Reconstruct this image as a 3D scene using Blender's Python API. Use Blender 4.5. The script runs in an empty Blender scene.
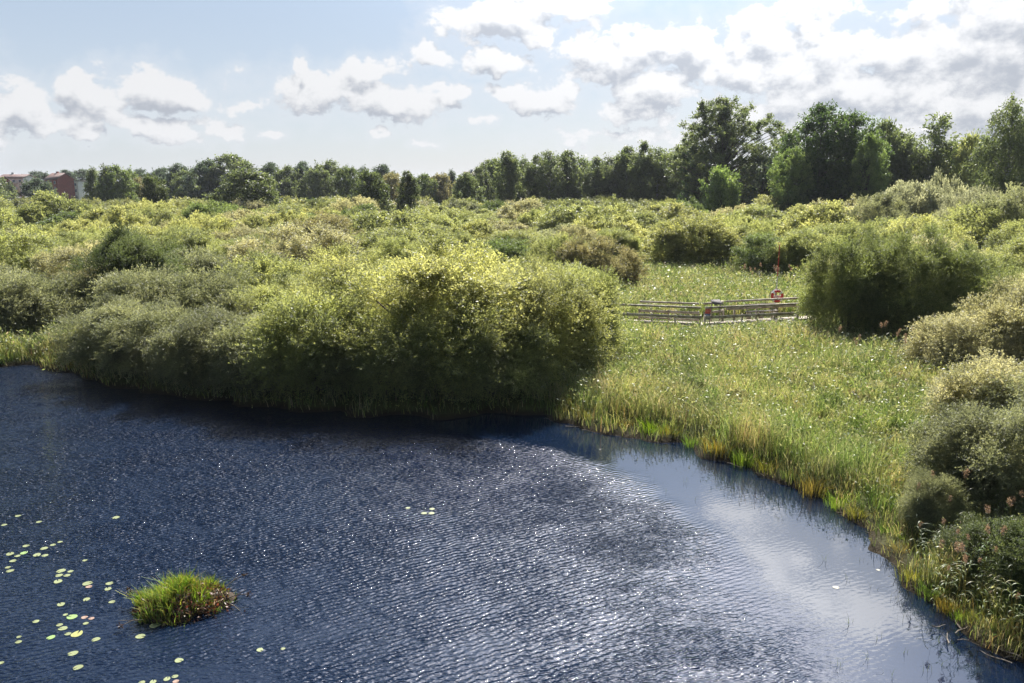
import bpy, math, random
import numpy as np
from mathutils import Vector, Matrix

R = math.radians
SC = bpy.context.scene
COL = SC.collection

# ------------------------------------------------------------------ camera, sky, sun, exposure
CAM_H = 8.5
F_PX = 796.0
PITCH = math.atan((341.5 - 182.0) / F_PX)
SUN_AZ, SUN_EL = R(14.5), R(46)
SKY_STRENGTH = 0.071
SUN_STRENGTH = 5.0
EXPOSURE = 1.0
HAZE = 0.0001

cam = bpy.data.cameras.new('camera')
cam.sensor_width = 36.0
cam.lens = 36.0 * F_PX / 1024.0
cam.clip_start = 0.1
cam.clip_end = 6000
camo = bpy.data.objects.new('camera', cam)
COL.objects.link(camo)
camo.location = (0, 0, CAM_H)
camo.rotation_euler = (math.pi / 2 - PITCH, 0, 0)
SC.camera = camo

SC.view_settings.view_transform = 'Standard'
SC.view_settings.look = 'None'
SC.view_settings.gamma = 1
SC.view_settings.use_curve_mapping = False
SC.view_settings.exposure = EXPOSURE
SC.render.engine = 'CYCLES'
SC.cycles.max_bounces = 6
SC.cycles.diffuse_bounces = 3
SC.cycles.glossy_bounces = 3
SC.cycles.transmission_bounces = 4
SC.cycles.transparent_max_bounces = 4
SC.cycles.caustics_reflective = False
SC.cycles.caustics_refractive = False
SC.cycles.sample_clamp_direct = 200
SC.cycles.sample_clamp_indirect = 4
SC.cycles.use_denoising = True
SC.cycles.denoising_prefilter = 'ACCURATE'


def px_dir(x, y):
    """azimuth, elevation (radians) seen at a picture point"""
    dx, dy = (x - 512.0), (341.5 - y)
    cp, sp = math.cos(PITCH), math.sin(PITCH)
    fy = F_PX * cp + dy * sp
    fz = -F_PX * sp + dy * cp
    return math.atan2(dx, fy), math.atan2(fz, math.hypot(dx, fy))


def ground(x, y, z=0.0):
    a = math.atan((y - 341.5) / F_PX) + PITCH
    Y = (CAM_H - z) / math.tan(a)
    D = Y * math.cos(PITCH) + (CAM_H - z) * math.sin(PITCH)
    return (x - 512.0) / F_PX * D, Y


def at(x, Y, z=2.0):
    D = Y * math.cos(PITCH) + (CAM_H - z) * math.sin(PITCH)
    return (x - 512.0) / F_PX * D


def ztop(y, Y):
    """height of something at distance Y whose top shows at row y"""
    return CAM_H - Y * math.tan(math.atan((y - 341.5) / F_PX) + PITCH)


class NT:
    def __init__(s, nt):
        s.nt = nt

    def n(s, t, **kw):
        nd = s.nt.nodes.new(t)
        ins = kw.pop('ins', {})
        for k, v in kw.items():
            setattr(nd, k, v)
        for k, v in ins.items():
            s.set(nd.inputs[k], v)
        return nd

    def set(s, sock, v):
        if isinstance(v, bpy.types.NodeSocket):
            s.nt.links.new(v, sock)
        else:
            sock.default_value = v

    def m(s, op, a, b=None, c=None, clamp=False):
        nd = s.nt.nodes.new('ShaderNodeMath')
        nd.operation = op
        nd.use_clamp = clamp
        s.set(nd.inputs[0], a)
        if b is not None:
            s.set(nd.inputs[1], b)
        if c is not None:
            s.set(nd.inputs[2], c)
        return nd.outputs[0]

    def v(s, op, a, b=None, out=0):
        nd = s.nt.nodes.new('ShaderNodeVectorMath')
        nd.operation = op
        s.set(nd.inputs[0], a)
        if b is not None:
            s.set(nd.inputs[1], b)
        return nd.outputs[out]

    def mix(s, f, a, b, blend='MIX'):
        nd = s.nt.nodes.new('ShaderNodeMix')
        nd.data_type = 'RGBA'
        nd.blend_type = blend
        s.set(nd.inputs[0], f)
        s.set(nd.inputs[6], a)
        s.set(nd.inputs[7], b)
        return nd.outputs[2]

    def noise(s, vec, scale, detail=4.0, rough=0.5, out=0):
        nd = s.nt.nodes.new('ShaderNodeTexNoise')
        if vec is not None:
            s.set(nd.inputs['Vector'], vec)
        nd.inputs['Scale'].default_value = scale
        nd.inputs['Detail'].default_value = detail
        nd.inputs['Roughness'].default_value = rough
        return nd.outputs[out]

    def ramp(s, f, lo, hi, a=0.0, b=1.0, smooth=True):
        nd = s.nt.nodes.new('ShaderNodeMapRange')
        nd.interpolation_type = 'SMOOTHSTEP' if smooth else 'LINEAR'
        s.set(nd.inputs[0], f)
        for i, v in ((1, lo), (2, hi), (3, a), (4, b)):
            s.set(nd.inputs[i], v)
        return nd.outputs[0]


def make_world():
    w = bpy.data.worlds.new('World')
    SC.world = w
    w.use_nodes = True
    t = NT(w.node_tree)
    sky = t.n('ShaderNodeTexSky', sky_type='NISHITA', sun_disc=False)
    sky.sun_elevation, sky.sun_rotation = SUN_EL, SUN_AZ
    sky.air_density, sky.dust_density, sky.ozone_density = 1.0, 1.0, 1.4
    tc = t.n('ShaderNodeTexCoord').outputs['Generated']
    d = t.v('NORMALIZE', tc)
    sp = t.n('ShaderNodeSeparateXYZ', ins={0: d})
    u = t.m('ARCTAN2', sp.outputs[0], sp.outputs[1])
    v = t.m('ARCSINE', sp.outputs[2])
    uv = t.n('ShaderNodeCombineXYZ', ins={0: u, 1: v, 2: 0.0}).outputs[0]
    # clouds: (picture x, y, rx, ry, weight)
    B = [(12, 108, 40, 24, 1), (45, 128, 30, 10, .8), (100, 103, 36, 17, 1), (163, 92, 48, 24, 1.1), (135, 122, 85, 13, .9),
         (80, 136, 22, 9, .9), (185, 135, 34, 9, .9), (222, 132, 24, 8, .8), (240, 109, 24, 8, .7), (276, 131, 19, 7, .75),
         (300, 66, 10, 16, .8), (325, 92, 72, 22, 1), (372, 74, 42, 18, 1), (398, 106, 58, 20, 1), (445, 93, 26, 10, .9), (380, 133, 14, 6, .7),
         (425, 141, 14, 4, .6), (482, 123, 14, 5, .6), (433, 52, 30, 15, 1), (490, 64, 44, 13, 1), (505, 18, 62, 30, 1.15), (560, 0, 60, 22, 1),
         (540, 100, 44, 20, 1), (505, 92, 26, 12, .8), (590, 78, 40, 14, .8), (620, 50, 72, 26, 1.05), (690, 55, 50, 26, 1.05), (658, 92, 50, 24, 1.1),
         (630, 112, 45, 14, .9), (600, 137, 70, 9, .5), (757, 38, 36, 28, 1.1), (808, 12, 42, 20, 1.0), (745, 75, 60, 30, .95), (820, 62, 110, 32, 1.0),
         (905, 48, 90, 26, 1.0), (985, 48, 90, 56, 1.15), (1050, 10, 90, 60, 1.2), (850, 92, 110, 32, 1.05), (965, 105, 120, 38, 1.0),
         (770, 115, 90, 32, .8), (900, 135, 150, 26, .7), (700, 140, 60, 20, .55), (655, 130, 40, 12, .6),
         (1120, 120, 90, 60, 1.0), (1230, 60, 100, 60, 1.0), (-60, 120, 60, 26, 1.0), (-150, 60, 70, 40, 1.0)]

    def dens(p):
        n1 = t.noise(p, 14.0, 3.0, .55, 1)
        wv = t.v('MULTIPLY', t.v('SUBTRACT', n1, (0.5, 0.5, 0.5)), (0.085, 0.05, 0.0))
        n2 = t.noise(p, 60.0, 2.0, .5, 1)
        wv2 = t.v('MULTIPLY', t.v('SUBTRACT', n2, (0.5, 0.5, 0.5)), (0.022, 0.018, 0.0))
        q = t.v('ADD', t.v('ADD', p, wv), wv2)
        acc = None
        # cloud that only the still water by the bank mirrors, above the picture
        extra = []
        for (x, y, rx, ry, g) in ((850, 592, 85, 30, 2.0), (800, 556, 70, 26, 1.8), (750, 515, 55, 14, 1.1)):
            uu, vv = px_dir(x, y)
            extra.append((uu, -vv, rx / F_PX, ry / F_PX * 1.1, g))
        for (x, y, rx, ry, g) in B:
            uu, vv = px_dir(x, y)
            extra.append((uu, vv, rx / F_PX, ry / F_PX, g))
        for (uu, vv, rx, ry, g) in extra:
            dd = t.v('MULTIPLY', t.v('SUBTRACT', q, (uu, vv, 0)), (1 / rx, 1 / ry, 0))
            ln = t.v('LENGTH', dd, out=1)
            k = t.m('MULTIPLY_ADD', ln, -g * .8, g)
            acc = k if acc is None else t.m('SMOOTH_MAX', acc, k, 0.12)
        pf = t.v('MULTIPLY', p, (1.0, 1.35, 1.0))
        f1 = t.noise(pf, 26.0, 7.0, .62)
        return t.m('MULTIPLY_ADD', t.m('SUBTRACT', f1, 0.5), 1.9, acc)

    d0 = dens(uv)
    d1 = dens(t.v('ADD', uv, (0.004, 0.017, 0)))
    mask = t.ramp(d0, 0.24, 0.48)
    thin = t.ramp(d0, -0.45, 0.35, 0.0, 0.35)
    # lit edges against grey cores: the sun stands high behind
    diff = t.m('SUBTRACT', d0, d1)
    core = t.ramp(d0, 0.55, 1.25)
    lit = t.m('ADD', t.m('MULTIPLY_ADD', diff, 1.15, 0.70), t.m('MULTIPLY', core, -0.34), clamp=True)
    lit = t.ramp(lit, 0.10, 0.95)
    ccol = t.mix(lit, (3.4, 3.65, 4.1, 1), (6.05, 6.1, 6.25, 1))
    # haze near the horizon, a little cyan-grey as in the photograph
    hz = t.ramp(v, 0.15, 0.60, 0.80, 0.35)
    band = t.mix(t.ramp(v, 0.0, 0.24), (4.3, 4.7, 5.3, 1), (3.3, 4.0, 5.0, 1))
    skyc = t.mix(hz, sky.outputs[0], band)
    c1 = t.mix(thin, skyc, (5.6, 5.8, 6.2, 1))
    c2 = t.mix(mask, c1, ccol)
    sdir = (math.sin(SUN_AZ) * math.cos(SUN_EL), math.cos(SUN_AZ) * math.cos(SUN_EL), math.sin(SUN_EL))
    ang = t.m('ARCCOSINE', t.m('MULTIPLY', t.v('DOT_PRODUCT', d, sdir, out=1), .99999))
    gl = t.m('EXPONENT', t.m('MULTIPLY', t.m('POWER', t.m('DIVIDE', ang, .31), 2.0), -1.0))
    # the sky is deeper overhead and opposite the sun
    away = t.ramp(t.m('COSINE', t.m('SUBTRACT', u, SUN_AZ)), -.3, .7, .68, 1.0)
    over = t.ramp(v, .45, 1.1, 1.0, .55)
    k = t.m('MULTIPLY', t.m('MULTIPLY', t.m('MULTIPLY_ADD', t.m('MULTIPLY', gl, t.m('MULTIPLY_ADD', mask, 0.9, 1.0)), 13.0, 1.0), away), over)
    c2 = t.v('MULTIPLY', c2, t.n('ShaderNodeCombineXYZ', ins={0: k, 1: k, 2: k}).outputs[0])
    bg = w.node_tree.nodes['Background']
    t.set(bg.inputs[0], c2)
    bg.inputs[1].default_value = SKY_STRENGTH
    w.cycles.sampling_method = 'MANUAL'
    w.cycles.sample_map_resolution = 512


make_world()

sl = bpy.data.lights.new('sun', 'SUN')
sl.energy = SUN_STRENGTH
sl.angle = R(0.53)
sl.color = (1.0, 0.95, 0.86)
so = bpy.data.objects.new('sun', sl)
COL.objects.link(so)
sd = Vector((math.sin(SUN_AZ) * math.cos(SUN_EL), math.cos(SUN_AZ) * math.cos(SUN_EL), math.sin(SUN_EL)))
so.rotation_euler = sd.to_track_quat('Z', 'Y').to_euler()
so.location = (30, 60, 60)


# ------------------------------------------------------------------ helpers
def tag(o, label=None, cat=None, group=None, kind=None):
    if label: o['label'] = label
    if cat: o['category'] = cat
    if group: o['group'] = group
    if kind: o['kind'] = kind
    return o


def empty(name, loc, rz=0.0):
    o = bpy.data.objects.new(name, None)
    COL.objects.link(o)
    o.location = loc
    o.rotation_euler = (0, 0, rz)
    o.empty_display_size = .3
    return o


def link(name, me, parent=None):
    o = bpy.data.objects.new(name, me)
    COL.objects.link(o)
    if parent: o.parent = parent
    return o


def np_mesh(name, V, faces, mat, var=None, tint=None, smooth=False):
    """V (n,3); faces: list of (k, array(m,k)); var per face float; tint per face rgb"""
    me = bpy.data.meshes.new(name)
    V = np.asarray(V, np.float32)
    me.vertices.add(len(V))
    me.vertices.foreach_set('co', V.ravel())
    loops = np.concatenate([f.ravel() for f in faces]).astype(np.int32)
    starts, tot, c = [], [], 0
    for f in faces:
        m, k = f.shape
        starts.append(c + np.arange(m) * k)
        tot.append(np.full(m, k))
        c += m * k
    starts = np.concatenate(starts).astype(np.int32)
    tot = np.concatenate(tot).astype(np.int32)
    me.loops.add(len(loops))
    me.loops.foreach_set('vertex_index', loops)
    me.polygons.add(len(starts))
    me.polygons.foreach_set('loop_start', starts)
    me.polygons.foreach_set('loop_total', tot)
    if smooth:
        me.polygons.foreach_set('use_smooth', np.ones(len(starts), bool))
    if var is not None:
        a = me.attributes.new('var', 'FLOAT', 'FACE')
        a.data.foreach_set('value', np.asarray(var, np.float32))
    if tint is not None:
        a = me.attributes.new('tint', 'FLOAT_COLOR', 'FACE')
        tt = np.ones((len(starts), 4), np.float32)
        tt[:, :3] = tint
        a.data.foreach_set('color', tt.ravel())
    me.update(calc_edges=True)
    if mat: me.materials.append(mat)
    return me


def norm(a):
    return a / np.maximum(np.linalg.norm(a, axis=1, keepdims=True), 1e-6)


def leaf_geo(pos, axis, L, W, rng, face=None):
    """rhombic leaves: (4n,3) and faces (n,4); face = direction the blades tend to look"""
    n = len(pos)
    r = rng.normal(size=(n, 3))
    if face is not None: r = r * .55 + face
    side = norm(np.cross(axis, r))
    L = np.broadcast_to(L, (n,))[:, None]
    W = np.broadcast_to(W, (n,))[:, None]
    V = np.empty((n, 4, 3))
    V[:, 0] = pos
    V[:, 1] = pos + axis * L * .5 + side * W * .5
    V[:, 2] = pos + axis * L
    V[:, 3] = pos + axis * L * .5 - side * W * .5
    return V.reshape(-1, 3), np.arange(4 * n).reshape(n, 4)


def tube_geo(pts, radii, seg=6):
    pts = np.asarray(pts, float)
    n = len(pts)
    V = []
    for i in range(n):
        d = pts[min(i + 1, n - 1)] - pts[max(i - 1, 0)]
        d = d / (np.linalg.norm(d) + 1e-9)
        a = np.cross(d, (0.31, 0.9, 0.2) if abs(d[2]) > .8 else (0, 0, 1.0))
        a /= np.linalg.norm(a) + 1e-9
        b = np.cross(d, a)
        for k in range(seg):
            th = 2 * math.pi * k / seg
            V.append(pts[i] + radii[i] * (a * math.cos(th) + b * math.sin(th)))
    Fs = []
    for i in range(n - 1):
        for k in range(seg):
            k2 = (k + 1) % seg
            Fs.append((i * seg + k, i * seg + k2, (i + 1) * seg + k2, (i + 1) * seg + k))
    return np.array(V), np.array(Fs)


class Acc:
    """collects quads"""
    def __init__(s):
        s.V, s.F, s.var, s.tint, s.c = [], [], [], [], 0

    def add(s, V, F, var=0.5, tint=(1, 1, 1)):
        s.V.append(V); s.F.append(F + s.c); s.c += len(V)
        s.var.append(np.broadcast_to(var, (len(F),)))
        s.tint.append(np.broadcast_to(tint, (len(F), 3)))

    def tube(s, pts, radii, seg=6, **kw):
        V, F = tube_geo(pts, radii, seg)
        s.add(V, F, **kw)

    def box(s, c, size, rz=0.0, **kw):
        x, y, z = [k / 2 for k in size]
        P = np.array([(-x, -y, -z), (x, -y, -z), (x, y, -z), (-x, y, -z), (-x, -y, z), (x, -y, z), (x, y, z), (-x, y, z)])
        ca, sa = math.cos(rz), math.sin(rz)
        P = np.stack([P[:, 0] * ca - P[:, 1] * sa, P[:, 0] * sa + P[:, 1] * ca, P[:, 2]], 1) + np.array(c)
        s.add(P, np.array([(0, 3, 2, 1), (4, 5, 6, 7), (0, 1, 5, 4), (1, 2, 6, 5), (2, 3, 7, 6), (3, 0, 4, 7)]), **kw)

    def beam(s, a, b, w, h, **kw):
        """box beam from a to b, w wide (horizontal), h high"""
        a, b = np.array(a, float), np.array(b, float)
        d = b - a
        d /= np.linalg.norm(d)
        sd_ = np.cross(d, (0, 0, 1.0)); sd_ /= np.linalg.norm(sd_)
        up = np.cross(sd_, d)
        P = []
        for e in (a, b):
            for (i, j) in ((-1, -1), (1, -1), (1, 1), (-1, 1)):
                P.append(e + sd_ * w / 2 * i + up * h / 2 * j)
        s.add(np.array(P), np.array([(0, 1, 2, 3), (7, 6, 5, 4), (0, 4, 5, 1), (1, 5, 6, 2), (2, 6, 7, 3), (3, 7, 4, 0)]), **kw)

    def mesh(s, name, mat, use_tint=False, smooth=False):
        return np_mesh(name, np.concatenate(s.V), [np.concatenate(s.F)], mat, np.concatenate(s.var),
                       np.concatenate(s.tint) if use_tint else None, smooth)


# ------------------------------------------------------------------ materials
def new_mat(name):
    m = bpy.data.materials.new(name)
    m.use_nodes = True
    return m, NT(m.node_tree), m.node_tree.nodes['Principled BSDF'], m.node_tree.nodes['Material Output']


def leaf_mat(name, stuff=False, trans=0.4, rough=0.45, spec=0.45):
    """colour of a plant from the object's own colour (or the face tint), varied leaf by leaf"""
    m, t, b, out = new_mat(name)
    if stuff:
        base = t.n('ShaderNodeAttribute', attribute_name='tint').outputs['Color']
    else:
        base = t.n('ShaderNodeObjectInfo').outputs['Color']
    var = t.n('ShaderNodeAttribute', attribute_name='var').outputs['Fac']
    geo = t.n('ShaderNodeNewGeometry')
    big = t.noise(geo.outputs['Position'], 0.55, 2.0, .5)
    hs = t.n('ShaderNodeHueSaturation')
    t.set(hs.inputs['Hue'], t.m('MULTIPLY_ADD', var, -0.035, 0.5175))
    t.set(hs.inputs['Saturation'], t.m('MULTIPLY_ADD', big, 0.5, 0.75))
    t.set(hs.inputs['Value'], t.m('MULTIPLY', t.m('MULTIPLY_ADD', var, 0.95, 0.52), t.m('MULTIPLY_ADD', big, 0.5, 0.75)))
    t.set(hs.inputs['Color'], base)
    c = hs.outputs[0]
    t.set(b.inputs['Base Color'], c)
    b.inputs['Roughness'].default_value = rough
    b.inputs['Specular IOR Level'].default_value = spec
    tl = t.n('ShaderNodeBsdfTranslucent')
    t.set(tl.inputs[0], t.mix(1.0, c, (1.55, 1.5, 0.95, 1), 'MULTIPLY'))
    mx = t.n('ShaderNodeMixShader', ins={0: trans})
    t.nt.links.new(b.outputs[0], mx.inputs[1])
    t.nt.links.new(tl.outputs[0], mx.inputs[2])
    t.nt.links.new(mx.outputs[0], out.inputs[0])
    return m


LEAF = leaf_mat('foliage', trans=.56)
LEAF_STUFF = leaf_mat('ground_foliage', stuff=True, trans=0.35)


def bark_mat(name, c1, c2, scale=6.0):
    m, t, b, out = new_mat(name)
    co = t.n('ShaderNodeTexCoord').outputs['Object']
    st = t.v('MULTIPLY', co, (1, 1, .25))
    n = t.noise(st, scale, 5, .6)
    t.set(b.inputs['Base Color'], t.mix(t.ramp(n, .35, .65), c1, c2))
    b.inputs['Roughness'].default_value = .9
    bp = t.n('ShaderNodeBump', ins={'Height': n, 'Strength': .5, 'Distance': .02})
    t.set(b.inputs['Normal'], bp.outputs[0])
    return m


BARK = bark_mat('bark', (.05, .04, .03, 1), (.12, .10, .08, 1))
BIRCH = bark_mat('birch_bark', (.10, .09, .08, 1), (.45, .43, .40, 1), 4)
WOOD = bark_mat('weathered_wood', (.25, .21, .165, 1), (.47, .42, .35, 1), 3)
STICK = bark_mat('dead_wood', (.07, .055, .04, 1), (.26, .22, .17, 1), 8)


def plain_mat(name, col, rough=.6, nscale=3.0, amt=.25, metal=0.0):
    m, t, b, out = new_mat(name)
    co = t.n('ShaderNodeTexCoord').outputs['Object']
    n = t.noise(co, nscale, 4, .6)
    c2 = tuple(k * (1 - amt) for k in col[:3]) + (1,)
    t.set(b.inputs['Base Color'], t.mix(t.ramp(n, .3, .7), c2, tuple(col[:3]) + (1,)))
    b.inputs['Roughness'].default_value = rough
    b.inputs['Metallic'].default_value = metal
    return m


# ------------------------------------------------------------------ shoreline, ground, water
SHORE_PX = [(-420, 362), (-200, 362), (0, 367), (40, 366), (75, 374), (110, 388), (160, 396), (230, 404), (300, 411), (380, 417), (450, 418),
            (510, 414), (540, 417), (575, 427), (605, 433), (640, 437), (675, 443), (705, 457), (745, 470), (785, 485), (820, 503), (850, 522),
            (880, 540), (893, 560), (905, 585), (925, 608), (950, 628), (985, 645), (1020, 662), (1060, 700), (1120, 780)]
SH = [ground(x, y) for x, y in SHORE_PX]
POLY = np.array(SH + [(9.5, 4.0), (12.0, -10.0), (30, -60), (-160, -60), (-160, 38)])


def sdist(P):
    """signed distance to the water polygon, positive on land"""
    P = np.asarray(P, float)
    d = np.full(len(P), 1e9)
    inside = np.zeros(len(P), bool)
    n = len(POLY)
    for i in range(n):
        a, b = POLY[i], POLY[(i + 1) % n]
        ab = b - a
        tt = np.clip(((P - a) @ ab) / (ab @ ab), 0, 1)
        q = a + tt[:, None] * ab
        d = np.minimum(d, np.hypot(*(P - q).T))
        c = ((a[1] > P[:, 1]) != (b[1] > P[:, 1]))
        xs = (b[0] - a[0]) * (P[:, 1] - a[1]) / (b[1] - a[1] + 1e-12) + a[0]
        inside ^= c & (P[:, 0] < xs)
    return np.where(inside, -d, d)


SHW = .38


def wob(x, y):
    return (np.sin(x * 1.3 + 2 * np.sin(y * .7)) + np.sin(y * 1.9 + 1.7 * np.sin(x * .9 + 1))) * .5


def land_z(x, y):
    s = sdist(np.stack([x, y], 1)) + SHW * wob(x * 1.7, y * 1.7)
    z = np.where(s > 0, .04 + .30 * np.clip(s / 1.2, 0, 1) ** .7, np.maximum(-1.3, s * .55 - .02))
    return z + np.where(s > 0, .05 * wob(x, y) * np.clip(s, 0, 1), 0)


def build_ground():
    def axis(lo, hi, st, far_lo, far_hi):
        mid = list(np.arange(lo, hi + 1e-6, st))
        a = [lo]; s = st
        while a[-1] > far_lo: s *= 1.35; a.append(a[-1] - s)
        b = [hi]; s = st
        while b[-1] < far_hi: s *= 1.35; b.append(b[-1] + s)
        return np.array(a[:0:-1] + mid + b[1:])
    X = axis(-36, 26, .35, -3500, 3500)
    Y = axis(8, 52, .35, -400, 4500)
    gx, gy = np.meshgrid(X, Y)
    z = land_z(gx.ravel(), gy.ravel())
    V = np.stack([gx.ravel(), gy.ravel(), z], 1)
    nx, ny = len(X), len(Y)
    i = np.arange(nx * ny).reshape(ny, nx)
    Fq = np.stack([i[:-1, :-1].ravel(), i[:-1, 1:].ravel(), i[1:, 1:].ravel(), i[1:, :-1].ravel()], 1)
    m, t, b, out = new_mat('marsh_soil')
    geo = t.n('ShaderNodeNewGeometry')
    pos = geo.outputs['Position']
    zz = t.n('ShaderNodeSeparateXYZ', ins={0: pos}).outputs[2]
    n1 = t.noise(pos, .35, 6, .65)
    n2 = t.noise(pos, 7.0, 4, .6)
    green = t.mix(t.ramp(n1, .35, .65), (.055, .07, .022, 1), (.11, .12, .045, 1))
    green = t.mix(t.ramp(n2, .3, .7), t.mix(.5, green, (.04, .035, .02, 1)), green)
    mud = t.mix(n2, (.018, .015, .010, 1), (.05, .04, .025, 1))
    t.set(b.inputs['Base Color'], t.mix(t.ramp(zz, .05, .25), mud, green))
    b.inputs['Roughness'].default_value = .95
    b.inputs['Specular IOR Level'].default_value = .1
    bp = t.n('ShaderNodeBump', ins={'Height': n2, 'Strength': .8, 'Distance': .1})
    t.set(b.inputs['Normal'], bp.outputs[0])
    o = link('ground', np_mesh('ground', V, [Fq], m, smooth=True))
    tag(o, 'low marshy ground under the reeds and willows', 'ground', kind='structure')


build_ground()


def build_water():
    me = bpy.data.meshes.new('water')
    me.from_pydata([(-158, -58, 0), (60, -58, 0), (60, 60, 0), (-158, 60, 0)], [], [(0, 1, 2, 3)])
    m, t, b, out = new_mat('pond_water')
    b.inputs['Base Color'].default_value = (.004, .010, .026, 1)
    b.inputs['Roughness'].default_value = .018
    b.inputs['IOR'].default_value = 1.40
    pos = t.n('ShaderNodeNewGeometry').outputs['Position']
    # ripples: short crests drifting, calmer patches in the lee of the banks
    rot = t.n('ShaderNodeMapping', ins={'Vector': pos, 'Rotation': (0, 0, R(24)), 'Scale': (1.0, 2.2, 1.0)}).outputs[0]
    w1 = t.noise(rot, 4.0, 2.5, .58)
    rot2 = t.n('ShaderNodeMapping', ins={'Vector': pos, 'Rotation': (0, 0, R(-32)), 'Scale': (1.0, 2.6, 1.0)}).outputs[0]
    w2 = t.noise(rot2, 8.0, 1.0, .5)
    calm_n = t.noise(t.v('MULTIPLY', pos, (1, 1.4, 1)), .11, 3, .5)
    sp = t.n('ShaderNodeSeparateXYZ', ins={0: pos})
    # distance to a line along the sheltered right bank
    px_, py_ = sp.outputs[0], sp.outputs[1]
    d1 = t.m('ADD', t.m('MULTIPLY', t.m('SUBTRACT', px_, 6.0), -.963), t.m('MULTIPLY', t.m('SUBTRACT', py_, 24.0), -.271))
    d2 = t.m('ADD', t.m('MULTIPLY', t.m('SUBTRACT', px_, 6.0), -.62), t.m('MULTIPLY', t.m('SUBTRACT', py_, 24.0), -.78))
    dm = t.m('ADD', t.m('MINIMUM', d1, d2), t.m('MULTIPLY_ADD', calm_n, 5.0, -2.5))
    lee = t.ramp(dm, 1.9, 4.8, 0.0, 1.0)
    near = t.ramp(t.m('ADD', py_, t.m('MULTIPLY', calm_n, 12.0)), 19.0, 28.0, .50, 1.1)
    amp = t.m('MULTIPLY', t.m('MULTIPLY', lee, near), t.ramp(calm_n, .35, .6, .65, 1.0))
    # extra ripple height added on one patch of open water for sun glints
    gx, gy = ground(655, 640)
    gd = t.v('LENGTH', t.v('MULTIPLY', t.v('SUBTRACT', pos, (gx, gy, 0)), (1.0, .8, 0)), out=1)
    glint_ripple = t.ramp(gd, .3, 3.2, .22, 0.0)
    amp = t.m('ADD', t.m('ADD', amp, glint_ripple), .012)
    wp = t.n('ShaderNodeMapping', ins={'Vector': pos, 'Rotation': (0, 0, R(62))}).outputs[0]
    wv = t.n('ShaderNodeTexWave', wave_type='BANDS', bands_direction='X', wave_profile='SIN')
    t.set(wv.inputs['Vector'], wp)
    for k_, v_ in (('Scale', 2.4), ('Distortion', 5.5), ('Detail', 2.0), ('Detail Scale', 1.3), ('Detail Roughness', .55)):
        wv.inputs[k_].default_value = v_
    gust = t.noise(t.v('MULTIPLY', pos, (.8, 1.2, 1)), .55, 3, .6)
    h = t.m('ADD', t.m('ADD', t.m('MULTIPLY', w1, .75), t.m('MULTIPLY', w2, .30)), t.m('MULTIPLY', wv.outputs['Fac'], .22))
    amp = t.m('MULTIPLY', amp, t.ramp(gust, .35, .65, .6, 1.25))
    bp = t.n('ShaderNodeBump', ins={'Height': t.m('MULTIPLY', h, amp), 'Strength': 1.0, 'Distance': .098})
    t.set(b.inputs['Normal'], bp.outputs[0])
    me.materials.append(m)
    o = link('water', me)
    tag(o, 'dark blue rippled pond water', 'water', kind='structure')


build_water()


# ------------------------------------------------------------------ plant generators
def lobes(rng, n=5):
    D = norm(rng.normal(size=(n, 3))); A = rng.uniform(.05, .16, n)
    return lambda d: 1 + sum(A[i] * np.maximum(0, (d @ D[i])) ** 3 for i in range(n)) - .08


def crown_shrub(seed, rx, ry, h, nc, cr, ns, nl, L, W, upright=.55, base=.04, inner=.18, ret_arr=False, rlo=.60):
    """dome of leafy shoots reaching nearly down to the ground"""
    rng = np.random.default_rng(seed)
    zc = h * .36
    d = norm(rng.normal(size=(int(nc * 1.6), 3)))
    d = d[d[:, 2] > -.75][:nc]
    nc = len(d)
    lb = lobes(rng)
    rad = lb(d) * rng.uniform(rlo, 1.0, nc)
    inn = rng.random(nc) < inner
    rad[inn] *= rng.uniform(.35, .8, inn.sum())
    up = d[:, 2:] > 0
    S = np.where(up, [[rx, ry, h - zc - cr * .5]], [[rx * 1.0, ry * 1.0, zc - base]])
    C = d * rad[:, None] * (S - np.array([[cr * .45, cr * .45, 0]]))
    C[:, 2] += zc
    crs = cr * rng.uniform(.7, 1.3, nc)
    cv = rng.uniform(0, 1, nc)
    # shoots
    ci = np.repeat(np.arange(nc), ns)
    n = len(ci)
    sdv = norm(rng.normal(size=(n, 3)) * .62 + d[ci] * .60 + np.array([[0, 0, upright]]))
    sl_ = crs[ci] * rng.uniform(.6, 1.15, n)
    # leaves along shoots
    si = np.repeat(np.arange(n), nl)
    k = len(si)
    tt = rng.uniform(.12, 1.0, k) ** .6
    droop = np.zeros((k, 3)); droop[:, 2] = -.12 * (tt * sl_[si]) ** 2
    P = C[ci[si]] + sdv[si] * (tt * sl_[si])[:, None] + rng.normal(size=(k, 3)) * L * .35 + droop
    ax = norm(sdv[si] * .8 + rng.normal(size=(k, 3)) * .65)
    ok = P[:, 2] > base
    P, ax, si2 = P[ok], ax[ok], si[ok]
    sz = rng.uniform(.7, 1.25, len(P))
    V, Fq = leaf_geo(P, ax, L * sz, W * sz, rng, norm(sdv[si2] + np.array([[0, 0, .5]])))
    var = np.clip(.68 * cv[ci[si2]] + .32 * rng.random(len(P)), 0, 1)
    if ret_arr: return V, Fq, var
    return np_mesh('shrub_crown', V, [Fq], LEAF, var)


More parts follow.
